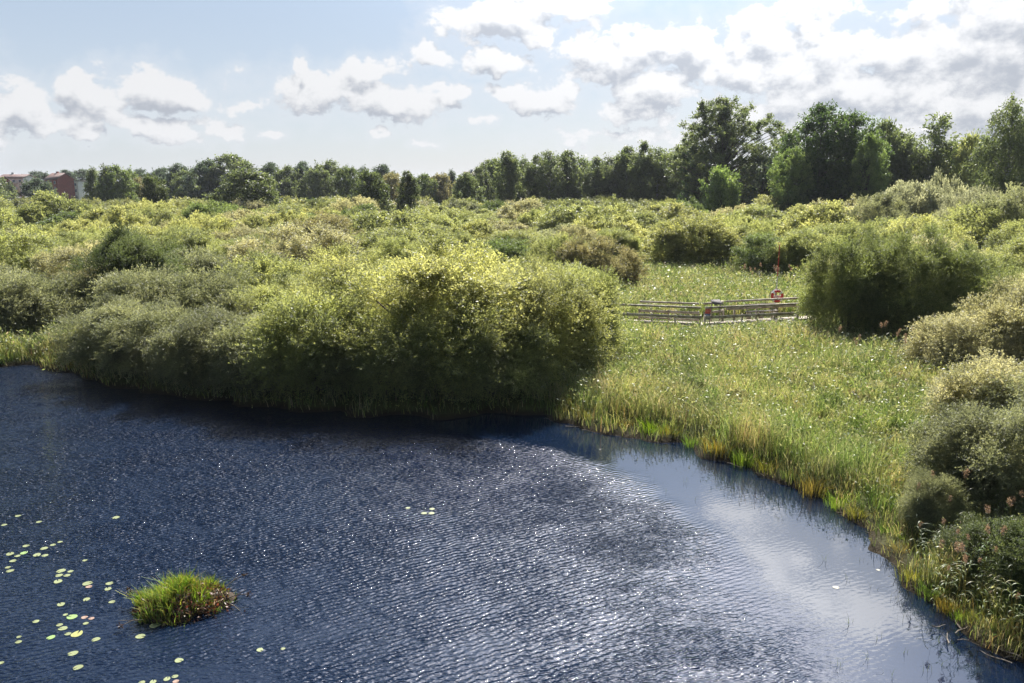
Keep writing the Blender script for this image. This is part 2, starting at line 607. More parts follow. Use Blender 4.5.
def shrub_stems(seed, rx, ry, h, n=7):
    rng = np.random.default_rng(seed + 77)
    a = Acc()
    for i in range(n):
        th = rng.uniform(0, 6.28)
        r = rng.uniform(.2, .55)
        e = np.array([math.cos(th) * rx * r, math.sin(th) * ry * r, h * rng.uniform(.40, .62)])
        s0 = np.array([math.cos(th) * .12, math.sin(th) * .12, -.15])
        mid = s0 + (e - s0) * .5 + np.array([0, 0, h * .12])
        r0 = .035 + .012 * h * rng.uniform(.6, 1.1)
        a.tube([s0, s0 * .6 + mid * .4, mid, e], [r0, r0 * .8, r0 * .6, r0 * .2], 5)
    return a.mesh('shrub_trunk', BARK, smooth=True)


def crown_tree(seed, h, prof, nc, cr, ns, nl, L, W, z0=.2, droop=0.0, up=.4, fill=.3, trunk_r=.02, limb=.5, lean=0.0):
    """h height, prof(t)->radius (t from crown base to top). Returns crown mesh and trunk mesh (unit: metres)"""
    rng = np.random.default_rng(seed)
    tz = rng.uniform(0, 1, nc * 4)
    w = np.array([prof(k) for k in tz])
    keep = rng.random(len(tz)) < w / w.max()
    tz, w = tz[keep][:nc], w[keep][:nc]
    nc = len(tz)
    th = rng.uniform(0, 2 * math.pi, nc)
    q = rng.uniform(0, 1, nc)
    rr = np.where(rng.random(nc) < fill, q * .7, .7 + .35 * q)
    lobe = 1 + .18 * np.sin(2 * th + 4 * tz + rng.uniform(0, 6)) + .22 * np.sin(3 * th + 7 * tz + rng.uniform(0, 6)) + rng.normal(size=nc) * .08
    R_ = np.maximum(w * rr * lobe - cr * .3, 0)
    zb = h * z0
    C = np.stack([R_ * np.cos(th), R_ * np.sin(th), zb + tz * (h - zb) - cr * .3], 1)
    C[:, 0] += lean * tz ** 2 * h
    crs = cr * rng.uniform(.65, 1.3, nc)
    cv = rng.uniform(0, 1, nc)
    ci = np.repeat(np.arange(nc), ns)
    n = len(ci)
    rad = C.copy(); rad[:, 2] = 0
    rad = norm(rad)
    sdv = norm(rng.normal(size=(n, 3)) * .8 + rad[ci] * .45 + np.array([[0, 0, up - droop]]))
    sl_ = crs[ci] * rng.uniform(.55, 1.2, n) * (1 + droop)
    si = np.repeat(np.arange(n), nl)
    k = len(si)
    tt = rng.uniform(.15, 1.0, k)
    dr = np.zeros((k, 3)); dr[:, 2] = -(.1 + .5 * droop) * (tt * sl_[si]) ** 2 / max(cr, .5)
    P = C[ci[si]] + sdv[si] * (tt * sl_[si])[:, None] + rng.normal(size=(k, 3)) * L * .4 + dr
    ax = norm(sdv[si] * .7 + rng.normal(size=(k, 3)) * .7 - np.array([[0, 0, droop]]))
    sz = rng.uniform(.7, 1.3, k)
    V, Fq = leaf_geo(P, ax, L * sz, W * sz, rng, norm(sdv[si] + np.array([[0, 0, .5]])))
    var = np.clip(.55 * cv[ci[si]] + .45 * rng.random(k), 0, 1)
    cm = np_mesh('tree_crown', V, [Fq], LEAF, var)
    a = Acc()
    r0 = h * trunk_r
    tp = np.array([(lean * (s ** 2) * h + .15 * math.sin(s * 5 + seed), .15 * math.cos(s * 4 + seed), s * h * .93 - .3 * (s == 0)) for s in np.linspace(0, 1, 8)])
    a.tube(tp, [r0 * (1.25 if i == 0 else 1) * (1 - .88 * i / 7) for i in range(8)], 7)
    idx = rng.permutation(nc)[:int(nc * limb)]
    for i in idx:
        c = C[i]
        zs = max(h * .1, c[2] - np.hypot(c[0], c[1]) * (.75 if droop < .3 else .9) - .2)
        f = np.interp(zs, tp[:, 2], np.arange(8))
        b0 = np.array([np.interp(f, np.arange(8), tp[:, j]) for j in range(3)])
        lr = r0 * .33 * (1 - .7 * zs / h)
        mid = b0 * .5 + c * .5 + np.array([0, 0, .1 * np.linalg.norm(c - b0)])
        a.tube([b0, mid, c], [lr, lr * .65, lr * .2], 4)
    return cm, a


# ------------------------------------------------------------------ shrubs
# colours (linear base colour)
OLIVE = (.250, .275, .125)
YELLOW = (.305, .318, .145)
GREEN = (.120, .160, .062)
GREY = (.205, .220, .140)
DARK = (.085, .110, .050)
PALE = (.320, .310, .205)
SILVER = (.300, .310, .240)
DEEP = (.050, .080, .045)
BRIGHT = (.150, .210, .075)
RUST = (.215, .200, .115)
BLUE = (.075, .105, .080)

near_protos = []
for i, (rx, ry, h) in enumerate([(3.6, 3.2, 5.6), (3.2, 3.4, 5.2), (3.8, 3.3, 6.0), (2.8, 2.8, 4.4)]):
    near_protos.append((rx, ry, h, crown_shrub(10 + i, rx, ry, h, 105, 1.32, 76, 22, .088, .041, rlo=.46), shrub_stems(10 + i, rx, ry, h)))
mid_protos = []
for i, (rx, ry, h, up) in enumerate([(3.2, 3.0, 4.2, .55), (3.6, 3.2, 3.8, .8), (2.8, 3.0, 4.6, .5), (3.4, 3.6, 3.6, .4), (2.6, 2.6, 3.6, .9)]):
    mid_protos.append((rx, ry, h, crown_shrub(40 + i, rx, ry, h, 105, 1.05, 34, 24, .098, .050, upright=up, rlo=.70), shrub_stems(40 + i, rx, ry, h)))
far_protos = []
for i, (rx, ry, h, up) in enumerate([(3.6, 3.4, 3.9, .5), (4.2, 3.6, 3.5, .8), (3.2, 3.4, 4.2, .5), (4.0, 4.0, 3.4, .4)]):
    far_protos.append((rx, ry, h, crown_shrub(60 + i, rx, ry, h, 75, 1.2, 26, 18, .165, .095, upright=up, base=.3, rlo=.74), None))

RNG = random.Random(5)
SHR = []   # (x, y, r) of placed shrubs


def shrub(lod, x, y, rx, h, tint, label, group=None, cat='shrub', name='willow_bush', ry=None, pi=None, jitter=.12):
    P = {'near': near_protos, 'mid': mid_protos, 'far': far_protos}[lod]
    p = P[pi % len(P)] if pi is not None else RNG.choice(P)
    ry = ry or rx
    rz = RNG.uniform(0, 6.28) if abs(rx - ry) < .6 else RNG.choice([0, math.pi]) + RNG.uniform(-.2, .2)
    j = 1 + RNG.uniform(-jitter, jitter)
    col = (tint[0] * j, tint[1] * j, tint[2] * j, 1)
    zg = float(land_z(np.array([x]), np.array([y]))[0])
    zg = max(zg, .02)
    sc = (rx / p[0], ry / p[1], h / p[2])
    if p[4] is None:
        o = link(name, p[3])
        o.location, o.rotation_euler, o.scale = (x, y, zg - .3), (0, 0, rz), sc
        o.color = col
        root = o
    else:
        root = empty(name, (x, y, zg), rz)
        root.scale = sc
        c = link('crown', p[3], root); c.color = col
        s = link('trunk', p[4], root)
    tag(root, label, cat, group)
    SHR.append((x, y, max(rx, ry)))
    return root


# named bushes nearest the water: (picture x, base row, rx, ry, h, tint, proto, label)
NAMED = [
    (318, 401, 2.9, 2.5, 4.1, OLIVE, 3, 'yellow-green willow bush at the left shoulder of the big shoreline dome'),
    (440, 398, 4.9, 4.0, 6.2, YELLOW, 2, 'broad domed willow bush, the largest one at the centre of the shoreline'),
    (548, 391, 3.2, 2.9, 5.0, YELLOW, 1, 'domed willow bush at the right end of the shoreline dome, beside the pale meadow'),
    (385, 404, 2.6, 2.0, 3.4, OLIVE, 1, 'puffy willow bush in front of the broad central dome, left side'),
    (492, 405, 2.6, 2.0, 3.3, OLIVE, 0, 'puffy willow bush in front of the broad central dome, right side'),
    (350, 376, 3.4, 3.0, 5.2, YELLOW, 0, 'yellow-green willow bush behind the left shoulder of the shoreline dome'),
    (574, 372, 2.4, 2.6, 4.6, OLIVE, 3, 'rounded willow bush behind the right end of the shoreline dome, towards the boardwalk'),
    (262, 396, 2.5, 2.1, 3.0, GREY, 3, 'grey-green willow bush on the shore just left of the big dome'),
    (208, 391, 2.5, 2.2, 3.2, GREY, 1, 'grey-green willow bush on the shore, third from the dark inlet'),
    (160, 384, 2.4, 2.2, 3.0, GREY, 0, 'grey-green willow bush on the shore, second from the dark inlet'),
    (118, 374, 2.5, 2.4, 3.3, GREY, 2, 'grey-green willow bush at the left end of the shore row by the dark inlet'),
    (285, 364, 3.0, 2.9, 4.1, OLIVE, 2, 'olive willow bush behind the gap between the grey bushes and the big dome'),
    (215, 362, 3.0, 2.8, 4.2, GREY, 1, 'greyish willow bush in the second row behind the low shore bushes'),
    (150, 352, 2.8, 2.6, 4.0, GREY, 3, 'greyish willow bush in the second row, below the dark round bush'),
    (135, 328, 3.3, 3.0, 5.9, DARK, 2, 'dark green rounded bush rising above the grey willows on the left'),
    (60, 338, 2.6, 2.4, 3.4, GREY, 1, 'pale grey willow bush behind the left reed bank'),
    (18, 345, 2.6, 2.3, 3.6, GREY, 3, 'pale grey willow bush at the left edge behind the reed bank'),
    (92, 322, 2.4, 2.2, 2.9, RUST, 0, 'low brownish bush with bare twigs in the dark gap left of the grey willows'),
    # right side
    (848, 345, 2.8, 2.6, 5.6, (.165, .195, .085), 1, 'tall dark-faced willow bush right beside the end of the boardwalk'),
    (915, 352, 3.0, 2.7, 5.7, (.165, .195, .085), 0, 'tall dark-faced willow bush, the middle one of the group right of the boardwalk'),
    (962, 348, 2.6, 2.5, 5.3, (.165, .195, .085), 2, 'dark-faced willow bush on the right flank of the group right of the boardwalk'),
    (958, 388, 2.0, 2.1, 2.9, PALE, 3, 'low pale brownish willow bush in front of the dark group on the right'),
    (1012, 384, 2.7, 2.6, 4.4, PALE, 1, 'pale willow bush cut by the right photo edge, in front of the dark group'),
    (1065, 400, 3.0, 3.0, 4.6, PALE, 0, 'pale willow bush just past the right edge, above the reed bank'),
    (955, 515, 1.7, 1.5, 2.7, GREY, 1, 'grey-green small-leaved bush at the right shore, left one above the reeds'),
    (1012, 540, 2.0, 1.7, 3.0, GREY, 0, 'tall grey-green bush cut by the right edge of the photo above the reeds'),
    (990, 455, 2.1, 1.9, 2.9, PALE, 3, 'pale bush between the low pale brownish bush and the shore bushes on the right'),
    (1050, 480, 2.2, 2.0, 3.4, GREY, 2, 'grey-green bush just past the right edge above the shore bushes'),
    (930, 540, .8, .7, 1.5, GREY, 1, 'small grey-green bush at the right bank, nearest to the water edge'),
    (985, 588, .9, .9, 1.3, DARK, 2, 'dark low bush among the reeds at the lower right corner'),
    (1035, 618, 1.1, 1.0, 1.6, DARK, 3, 'dark bush cut by the right edge among the lowest reeds'),
]
for (px, by, rx, ry, h, tint, pi, lab) in NAMED:
    x, y = ground(px, by, .2)
    D = math.hypot(x, y)
    y2 = y + ry * .42
    x2 = x * (y2 / y)
    shrub('near', x2, y2, rx, h, tint, lab, ry=ry, pi=pi, jitter=.05)

NAMED2 = [
    (600, 296, 3.6, 3.0, 3.9, RUST, 'olive brown sloping bush left of the meadow, above the left end of the boardwalk'),
    (560, 290, 3.4, 3.0, 4.2, OLIVE, 'yellow-green bush just behind the crest of the big shoreline clump on its right'),
    (618, 266, 2.5, 2.4, 3.6, OLIVE, 'small round green bush beside the narrow gap in the meadow behind the boardwalk'),
    (690, 272, 4.7, 4.0, 5.2, YELLOW, 'broad round olive bush standing alone at the far end of the meadow behind the boardwalk'),
    (740, 266, 3.0, 2.6, 3.8, OLIVE, 'rounded olive bush against the right side of the broad round bush in the meadow'),
    (768, 280, 2.9, 2.7, 3.8, GREEN, 'green bush behind the red and white pole'),
    (805, 283, 3.2, 2.8, 4.2, OLIVE, 'olive bush between the red and white pole and the dark willow group'),
    (520, 272, 3.4, 3.0, 3.8, OLIVE, 'low yellow-green bush behind the right crest of the big shoreline clump'),
    (845, 285, 3.6, 3.0, 4.6, OLIVE, 'olive bush showing over the dark willow beside the boardwalk'),
]
for (px, by, rx, ry, h, tint, lab) in NAMED2:
    x, y = ground(px, by, .3)
    shrub('mid', x * ((y + ry * .6) / y), y + ry * .6, rx, h, tint, lab, ry=ry)

# ---- the willow thicket
MEADOW = [ground(x, y, .6) for x, y in ((590, 345), (560, 420), (700, 470), (930, 600), (930, 400), (800, 345), (845, 300), (800, 286), (740, 274), (650, 272), (648, 255), (628, 255), (622, 276), (612, 300))]


def in_poly(x, y, P):
    c = False
    n = len(P)
    for i in range(n):
        (x1, y1), (x2, y2) = P[i], P[(i + 1) % n]
        if (y1 > y) != (y2 > y) and x < (x2 - x1) * (y - y1) / (y2 - y1) + x1:
            c = not c
    return c


def pxcol(x, y, z=3.0):
    return 512 + F_PX * x / (y * math.cos(PITCH) + (CAM_H - z) * math.sin(PITCH))


ZONES = [(-9e9, 60, 'below the red house'), (60, 140, 'below the spiky trees'), (140, 215, 'left of the broad round tree'), (215, 290, 'under the broad round tree'),
         (290, 360, 'under the low left treeline'), (360, 430, 'under the two dark pointed trees'), (430, 500, 'left of the tall tree row'),
         (500, 580, 'before the tall tree row'), (580, 650, 'beyond the left boardwalk end'), (650, 720, 'left of the tall open poplar'),
         (720, 790, 'under the tall open poplar'), (790, 860, 'below the big dark tree group'), (860, 930, 'below the bright green trees'),
         (930, 990, 'below the thin birches'), (990, 9e9, 'below the weeping birch')]
TINTS = [(YELLOW, 'yellow-green'), (OLIVE, 'olive'), (OLIVE, 'olive'), (PALE, 'pale'), (GREY, 'grey-green'), (GREEN, 'darker green'), (RUST, 'brownish')]
TW = [6, 7, 6, 3, 2.5, 1.2, .5]
rng0 = random.Random(11)
pts = []
tries = 0


def field(x, y):
    return .5 + .5 * math.sin(x * .07 + 1.3 * math.sin(y * .05)) * math.cos(y * .06 + .8 * math.sin(x * .04))


cand = []
for _ in range(26000):
    Y = 34 + (rng0.random() ** .75) * 176
    X = rng0.uniform(-1, 1) * (Y * .70 + 8)
    r = (2.7 + 3.0 * rng0.random() ** 1.4) * (1.0 if Y < 95 else 1.15 if Y < 140 else 1.3)
    cand.append((Y, X, r))
grid = []
sdv_all = sdist(np.array([(c[1], c[0]) for c in cand]))
placed = [(a, b, c) for (a, b, c) in SHR]
thick = []
for (Y, X, r), s in zip(cand, sdv_all):
    if s < r * .8 + .5: continue
    if in_poly(X, Y - r * .3, MEADOW) or in_poly(X + r * .6, Y, MEADOW) or in_poly(X - r * .6, Y, MEADOW) or in_poly(X, Y, MEADOW): continue
    pc = pxcol(X, Y)
    if Y < 62 and 585 < pc < 830: continue
    if Y < 47 and 770 < pc < 1040: continue
    if Y < 44 and pc > 900: continue
    if Y > 110 and 75 < pc < 145 and 118 < Y < 142: continue
    bad = False
    for (a, b, c) in placed:
        dx, dy = a - X, b - Y
        if dx * dx + dy * dy < (.86 * (c + r)) ** 2:
            bad = True
            break
    if bad: continue
    placed.append((X, Y, r))
    thick.append((Y, X, r))
thick.sort()
print('thicket bushes', len(thick))
IND = 262
used_labels = {}
band = {}
for k, (Y, X, r) in enumerate(thick[:IND]):
    pc = pxcol(X, Y)
    f = field(X, Y)
    (tint, word) = rng0.choices(TINTS, TW)[0]
    h = (2.3 + 1.9 * rng0.random() + .8 * f) * (r / 3.7) ** .6
    if pc > 820 and Y > 50: h += .3
    row = 'nearest' if Y < 52 else 'second-rank' if Y < 66 else 'middle-distance' if Y < 82 else 'far' if Y < 100 else 'rearmost'
    zone = next(z[2] for z in ZONES if z[0] <= pc < z[1])
    used_labels.setdefault((row, word, zone), []).append((pc, k, Y, X, r, h, tint))
ORD = ['leftmost', 'second from left', 'third from left', 'fourth from left', 'fifth from left', 'sixth from left', 'seventh from left', 'eighth from left', 'ninth from left', 'tenth from left', 'eleventh from left']
for (row, word, zone), L_ in used_labels.items():
    L_.sort()
    for i, (pc, k, Y, X, r, h, tint) in enumerate(L_):
        if len(L_) == 1: lab = '%s %s willow bush of the thicket %s' % (row, word, zone)
        else:
            o_ = 'rightmost' if i == len(L_) - 1 else ORD[min(i, 10)]
            lab = '%s of the %s %s willow bushes %s' % (o_, row, word, zone)
        shrub('mid' if Y < 88 else 'far', X, Y, r, h, tint, lab, group='willow bushes of the thicket', ry=r * rng0.uniform(.85, 1.15))

# everything farther back reads as one mass
acc = Acc()
arrs = [crown_shrub(80 + i, 4.0, 3.8, 3.6, 70, 1.25, 15, 12, .27, .16, rlo=.78, base=.4, upright=.6, ret_arr=True) for i in range(4)]
for (Y, X, r) in thick[IND:]:
    V, Fq, var = arrs[rng0.randrange(4)]
    f = field(X, Y)
    (tint, word) = rng0.choices(TINTS, TW)[0]
    h = (3.1 + 1.6 * rng0.random() + .6 * f)
    a = rng0.uniform(0, 6.28)
    ca, sa = math.cos(a), math.sin(a)
    s = r / 3.9
    W_ = np.stack([(V[:, 0] * ca - V[:, 1] * sa) * s + X, (V[:, 0] * sa + V[:, 1] * ca) * s + Y, V[:, 2] * h / 3.6], 1)
    acc.add(W_, Fq, var, tuple(np.array(tint) * rng0.uniform(.85, 1.15)))
o = link('distant_thicket', acc.mesh('distant_thicket', LEAF_STUFF, True))
tag(o, 'far willow thicket that merges into one pale green mass below the treeline', 'thicket', kind='stuff')

# ------------------------------------------------------------------ trees
def pr_round(t): return (max(0.0, 1 - abs((t - .42) / .60) ** 2.3)) ** .55
def pr_oval(t): return (max(0.0, 1 - abs((t - .45) / .58) ** 2.6)) ** .6
def pr_cone(t): return max(.03, (1 - t) ** .8) * min(1, .4 + t * 4)
def pr_open(t): return max(.25 if t < .3 else 0, (max(0.0, 1 - abs((t - .52) / .52) ** 2.0)) ** .5)
def pr_col(t): return .55 + .45 * math.sin(math.pi * (.1 + .85 * t)) if t < .9 else .35


TP = {}


def proto(key, h, rad, prof, *a, bark=BARK, **k):
    cm, ac = crown_tree(hash_(key), h, lambda t: rad * prof(t), *a, **k)
    TP[key] = (h, rad, cm, ac.mesh('tree_trunk', bark, smooth=True))


def hash_(s): return sum(ord(c) * (i + 3) for i, c in enumerate(s))


#             h   rad  prof     nc   cr  ns nl  L    W
proto('round', 12, 5.0, pr_round, 170, 1.3, 12, 8, .42, .26, z0=.12, fill=.35)
proto('round_b', 11, 4.6, pr_oval, 150, 1.4, 12, 8, .42, .26, z0=.08, fill=.35)
proto('oval', 14, 3.6, pr_oval, 160, 1.2, 12, 8, .40, .24, z0=.10, fill=.4)
proto('oval_b', 14, 3.2, pr_col, 150, 1.1, 12, 8, .38, .22, z0=.08, fill=.4)
proto('cone', 13, 3.0, pr_cone, 150, 1.0, 10, 8, .36, .18, z0=.05, fill=.4, up=.0)
proto('birch', 15, 3.0, pr_col, 120, 1.1, 12, 8, .34, .20, z0=.22, fill=.3, droop=.35, bark=BIRCH)
proto('birch_b', 15, 2.6, pr_oval, 95, 1.1, 11, 8, .34, .20, z0=.25, fill=.3, droop=.3, bark=BIRCH)
proto('weeping', 17, 3.8, pr_col, 170, 1.0, 14, 12, .28, .13, z0=.08, fill=.35, droop=.75, bark=BIRCH)
proto('poplar', 25, 9.6, pr_open, 400, 1.35, 15, 12, .32, .22, z0=.14, fill=.5, limb=.9, up=.95, trunk_r=.017)
proto('maple', 20, 6.2, pr_round, 300, 1.5, 16, 11, .32, .22, z0=.04, fill=.25, up=.35)
proto('sparse', 15, 3.0, pr_oval, 60, 1.2, 11, 9, .34, .20, z0=.2, fill=.5, limb=.9, up=.5)


def tree(px, top, base_or_d, wpx, key, tint, label, group=None, name='tree', cat='tree', rz=None):
    Y = base_or_d
    h0, rad, cm, tm = TP[key]
    h = ztop(top, Y)
    x = at(px, Y, h * .6)
    r = wpx / 2 / F_PX * Y
    root = empty(name, (x, Y, .15), RNG.uniform(0, 6.28) if rz is None else rz)
    s = r / rad
    root.scale = (s, s, h / h0 / 1.0)
    c = link('crown', cm, root)
    j = RNG.uniform(.9, 1.1)
    if group == GR: j *= 1.15
    c.color = (tint[0] * j, tint[1] * j, tint[2] * j, 1)
    link('trunk', tm, root)
    tag(root, label, cat, group)
    return root


GL = 'trees of the low treeline on the left'
GM = 'trees of the tall row in the middle'
GR = 'trees of the wood on the right'
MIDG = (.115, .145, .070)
TREES = [
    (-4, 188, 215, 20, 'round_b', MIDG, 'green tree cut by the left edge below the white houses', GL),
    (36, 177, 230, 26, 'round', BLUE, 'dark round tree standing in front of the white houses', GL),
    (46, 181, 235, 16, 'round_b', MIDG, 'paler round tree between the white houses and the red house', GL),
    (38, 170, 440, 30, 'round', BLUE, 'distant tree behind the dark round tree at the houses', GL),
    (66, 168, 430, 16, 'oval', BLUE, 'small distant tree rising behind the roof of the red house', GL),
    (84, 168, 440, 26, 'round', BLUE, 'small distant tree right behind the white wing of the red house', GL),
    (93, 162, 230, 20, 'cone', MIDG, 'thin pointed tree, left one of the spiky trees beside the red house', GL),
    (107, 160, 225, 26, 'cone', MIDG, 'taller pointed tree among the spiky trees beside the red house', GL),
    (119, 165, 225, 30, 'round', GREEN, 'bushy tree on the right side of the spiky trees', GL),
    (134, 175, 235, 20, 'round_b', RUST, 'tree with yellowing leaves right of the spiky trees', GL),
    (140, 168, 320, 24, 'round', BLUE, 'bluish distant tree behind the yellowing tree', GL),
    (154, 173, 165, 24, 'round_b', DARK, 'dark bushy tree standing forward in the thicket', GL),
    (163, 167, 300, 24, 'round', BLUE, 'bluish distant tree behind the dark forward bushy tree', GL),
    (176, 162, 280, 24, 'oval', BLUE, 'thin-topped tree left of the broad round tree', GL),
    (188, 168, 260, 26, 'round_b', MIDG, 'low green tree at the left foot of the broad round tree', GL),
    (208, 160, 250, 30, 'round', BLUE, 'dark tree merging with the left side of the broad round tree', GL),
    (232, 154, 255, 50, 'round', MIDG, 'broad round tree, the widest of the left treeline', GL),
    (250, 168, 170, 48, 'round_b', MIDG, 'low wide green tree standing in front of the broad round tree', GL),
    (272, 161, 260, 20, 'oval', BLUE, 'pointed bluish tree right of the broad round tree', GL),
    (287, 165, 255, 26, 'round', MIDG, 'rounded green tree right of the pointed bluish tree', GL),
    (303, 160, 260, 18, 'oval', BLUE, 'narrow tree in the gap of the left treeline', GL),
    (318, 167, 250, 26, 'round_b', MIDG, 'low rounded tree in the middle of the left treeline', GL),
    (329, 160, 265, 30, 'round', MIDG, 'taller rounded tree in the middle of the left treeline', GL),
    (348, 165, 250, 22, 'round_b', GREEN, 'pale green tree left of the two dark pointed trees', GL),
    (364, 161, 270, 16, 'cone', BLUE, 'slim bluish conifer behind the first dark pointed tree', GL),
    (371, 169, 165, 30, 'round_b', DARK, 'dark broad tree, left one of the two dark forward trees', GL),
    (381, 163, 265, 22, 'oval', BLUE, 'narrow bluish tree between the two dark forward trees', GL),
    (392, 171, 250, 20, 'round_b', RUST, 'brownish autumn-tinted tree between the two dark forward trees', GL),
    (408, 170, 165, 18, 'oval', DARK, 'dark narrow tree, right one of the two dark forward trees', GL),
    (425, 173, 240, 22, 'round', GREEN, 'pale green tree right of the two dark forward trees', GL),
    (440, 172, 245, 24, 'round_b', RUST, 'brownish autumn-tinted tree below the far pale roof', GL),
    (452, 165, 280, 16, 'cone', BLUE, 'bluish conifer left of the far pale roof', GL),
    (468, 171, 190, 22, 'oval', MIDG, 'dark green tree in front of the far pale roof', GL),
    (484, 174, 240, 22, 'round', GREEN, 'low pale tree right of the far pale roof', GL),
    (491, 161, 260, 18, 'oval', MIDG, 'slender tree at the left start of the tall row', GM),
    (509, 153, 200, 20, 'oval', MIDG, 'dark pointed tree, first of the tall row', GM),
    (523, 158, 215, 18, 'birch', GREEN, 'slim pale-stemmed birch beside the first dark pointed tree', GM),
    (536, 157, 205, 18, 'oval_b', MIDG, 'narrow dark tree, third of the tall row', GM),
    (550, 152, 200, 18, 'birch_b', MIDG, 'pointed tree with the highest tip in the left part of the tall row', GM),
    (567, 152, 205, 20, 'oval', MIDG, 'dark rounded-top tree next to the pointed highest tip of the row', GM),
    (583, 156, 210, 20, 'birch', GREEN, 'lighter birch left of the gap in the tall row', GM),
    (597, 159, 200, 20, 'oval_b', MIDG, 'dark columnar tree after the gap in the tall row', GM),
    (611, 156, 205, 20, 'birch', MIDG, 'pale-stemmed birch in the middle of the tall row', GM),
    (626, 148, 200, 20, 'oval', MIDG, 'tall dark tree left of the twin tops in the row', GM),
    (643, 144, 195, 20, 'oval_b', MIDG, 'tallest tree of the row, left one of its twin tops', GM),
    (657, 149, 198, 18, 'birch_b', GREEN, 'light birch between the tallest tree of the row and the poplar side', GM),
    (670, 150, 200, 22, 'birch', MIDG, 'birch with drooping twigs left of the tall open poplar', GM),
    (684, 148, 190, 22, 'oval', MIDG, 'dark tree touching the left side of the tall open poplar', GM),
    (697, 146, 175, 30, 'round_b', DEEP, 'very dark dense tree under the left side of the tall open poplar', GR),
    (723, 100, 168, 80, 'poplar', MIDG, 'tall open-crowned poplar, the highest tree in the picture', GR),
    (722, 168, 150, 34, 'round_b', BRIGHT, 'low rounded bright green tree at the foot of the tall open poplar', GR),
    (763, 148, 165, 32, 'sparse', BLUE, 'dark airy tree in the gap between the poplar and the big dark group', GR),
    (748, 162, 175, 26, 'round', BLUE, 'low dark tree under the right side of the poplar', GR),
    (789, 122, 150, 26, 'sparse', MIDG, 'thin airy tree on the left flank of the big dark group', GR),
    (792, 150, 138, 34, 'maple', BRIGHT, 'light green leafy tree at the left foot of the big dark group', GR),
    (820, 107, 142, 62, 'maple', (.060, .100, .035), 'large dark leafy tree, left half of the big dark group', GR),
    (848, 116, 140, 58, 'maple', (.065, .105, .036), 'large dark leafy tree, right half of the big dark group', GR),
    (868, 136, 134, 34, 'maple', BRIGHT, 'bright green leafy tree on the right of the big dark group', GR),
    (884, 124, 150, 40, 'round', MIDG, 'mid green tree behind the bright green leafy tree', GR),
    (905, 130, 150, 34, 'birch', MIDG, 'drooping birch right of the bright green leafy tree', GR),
    (920, 150, 150, 34, 'round', GREEN, 'low tree in the dip left of the thin tall birch', GR),
    (934, 116, 145, 34, 'birch_b', MIDG, 'thin tall airy birch standing above the silvery bushes', GR),
    (948, 140, 150, 26, 'birch', MIDG, 'shorter birch leaning beside the thin tall birch', GR),
    (968, 138, 140, 34, 'round', OLIVE, 'yellowish green tree between the thin birch and the weeping birch', GR),
    (982, 134, 150, 28, 'birch', GREEN, 'yellowish birch half hidden by the weeping birch', GR),
    (1008, 95, 115, 48, 'weeping', MIDG, 'tall weeping birch near the right edge of the photo', GR),
    (1034, 88, 118, 44, 'weeping', MIDG, 'tall weeping birch cut by the right edge of the photo', GR),
    (1062, 110, 120, 60, 'maple', MIDG, 'leafy tree past the right edge beside the weeping birches', GR),
    (-30, 168, 230, 50, 'round', MIDG, 'round tree past the left edge beyond the white houses', GL),
]
for (px, top, d, w, key, tint, lab, g) in TREES:
    if g == GL: top += 2.5
    nm = {'birch': 'birch_tree', 'birch_b': 'birch_tree', 'weeping': 'weeping_birch', 'poplar': 'poplar_tree', 'cone': 'pointed_tree'}.get(key, 'leafy_tree')
    tree(px, top, d, w * (1.5 if g == GM else 1.15 if g == GR else 1.2), key, tint, lab, g, nm)

ROW2 = [(498, 160), (515, 163), (530, 165), (543, 161), (560, 163), (576, 166), (590, 168), (604, 164), (619, 160), (634, 157), (650, 158), (664, 157), (677, 160), (480, 169), (556, 158), (640, 152)]
ORD2 = ['first', 'second', 'third', 'fourth', 'fifth', 'sixth', 'seventh', 'eighth', 'ninth', 'tenth', 'eleventh', 'twelfth', 'thirteenth', 'fourteenth', 'fifteenth', 'last']
ROW2.sort()
for i, (px, top) in enumerate(ROW2):
    tree(px, top, 222 + 9 * (i % 3), 27, ['round', 'oval', 'birch', 'round_b', 'oval_b'][i % 5], [MIDG, GREEN, BLUE][i % 3],
         '%s tree from the left in the second rank behind the tall middle row' % ORD2[i], 'second-rank trees behind the tall row', 'leafy_tree')
ROW3 = [(775, 160), (800, 150), (838, 140), (895, 150), (912, 158), (945, 155), (960, 150), (990, 150), (1015, 140)]
for i, (px, top) in enumerate(ROW3):
    tree(px, top, 168 + 5 * (i % 3), 40, ['round_b', 'round', 'birch'][i % 3], [MIDG, GREEN, BLUE][i % 3],
         '%s tree from the left behind the front trees of the right-hand wood' % ORD2[i], 'inner trees of the right-hand wood', 'leafy_tree')

# silvery bushes below the right-hand wood
for (px, top, d, r, h_, lab) in [(915, 184, 105, 3.9, 0, 'silvery willow bush below the thin tall birch'), (938, 181, 112, 3.8, 0, 'silvery willow bush right of the silvery bush under the thin birch'),
                                 (968, 190, 90, 4.0, 0, 'silver grey broad bush below the yellowish trees'), (895, 188, 108, 3.8, 0, 'small silvery bush at the left foot of the silvery bushes'),
                                 (880, 196, 100, 3.8, 0, 'grey-green bush below the bright green leafy tree'), (1005, 190, 84, 4.0, 0, 'grey-green broad bush at the foot of the weeping birch')]:
    shrub('far' if d > 100 else 'mid', at(px, d), d, r, ztop(top, d), SILVER if 'silver' in lab else GREY, lab, group='silvery bushes below the wood')

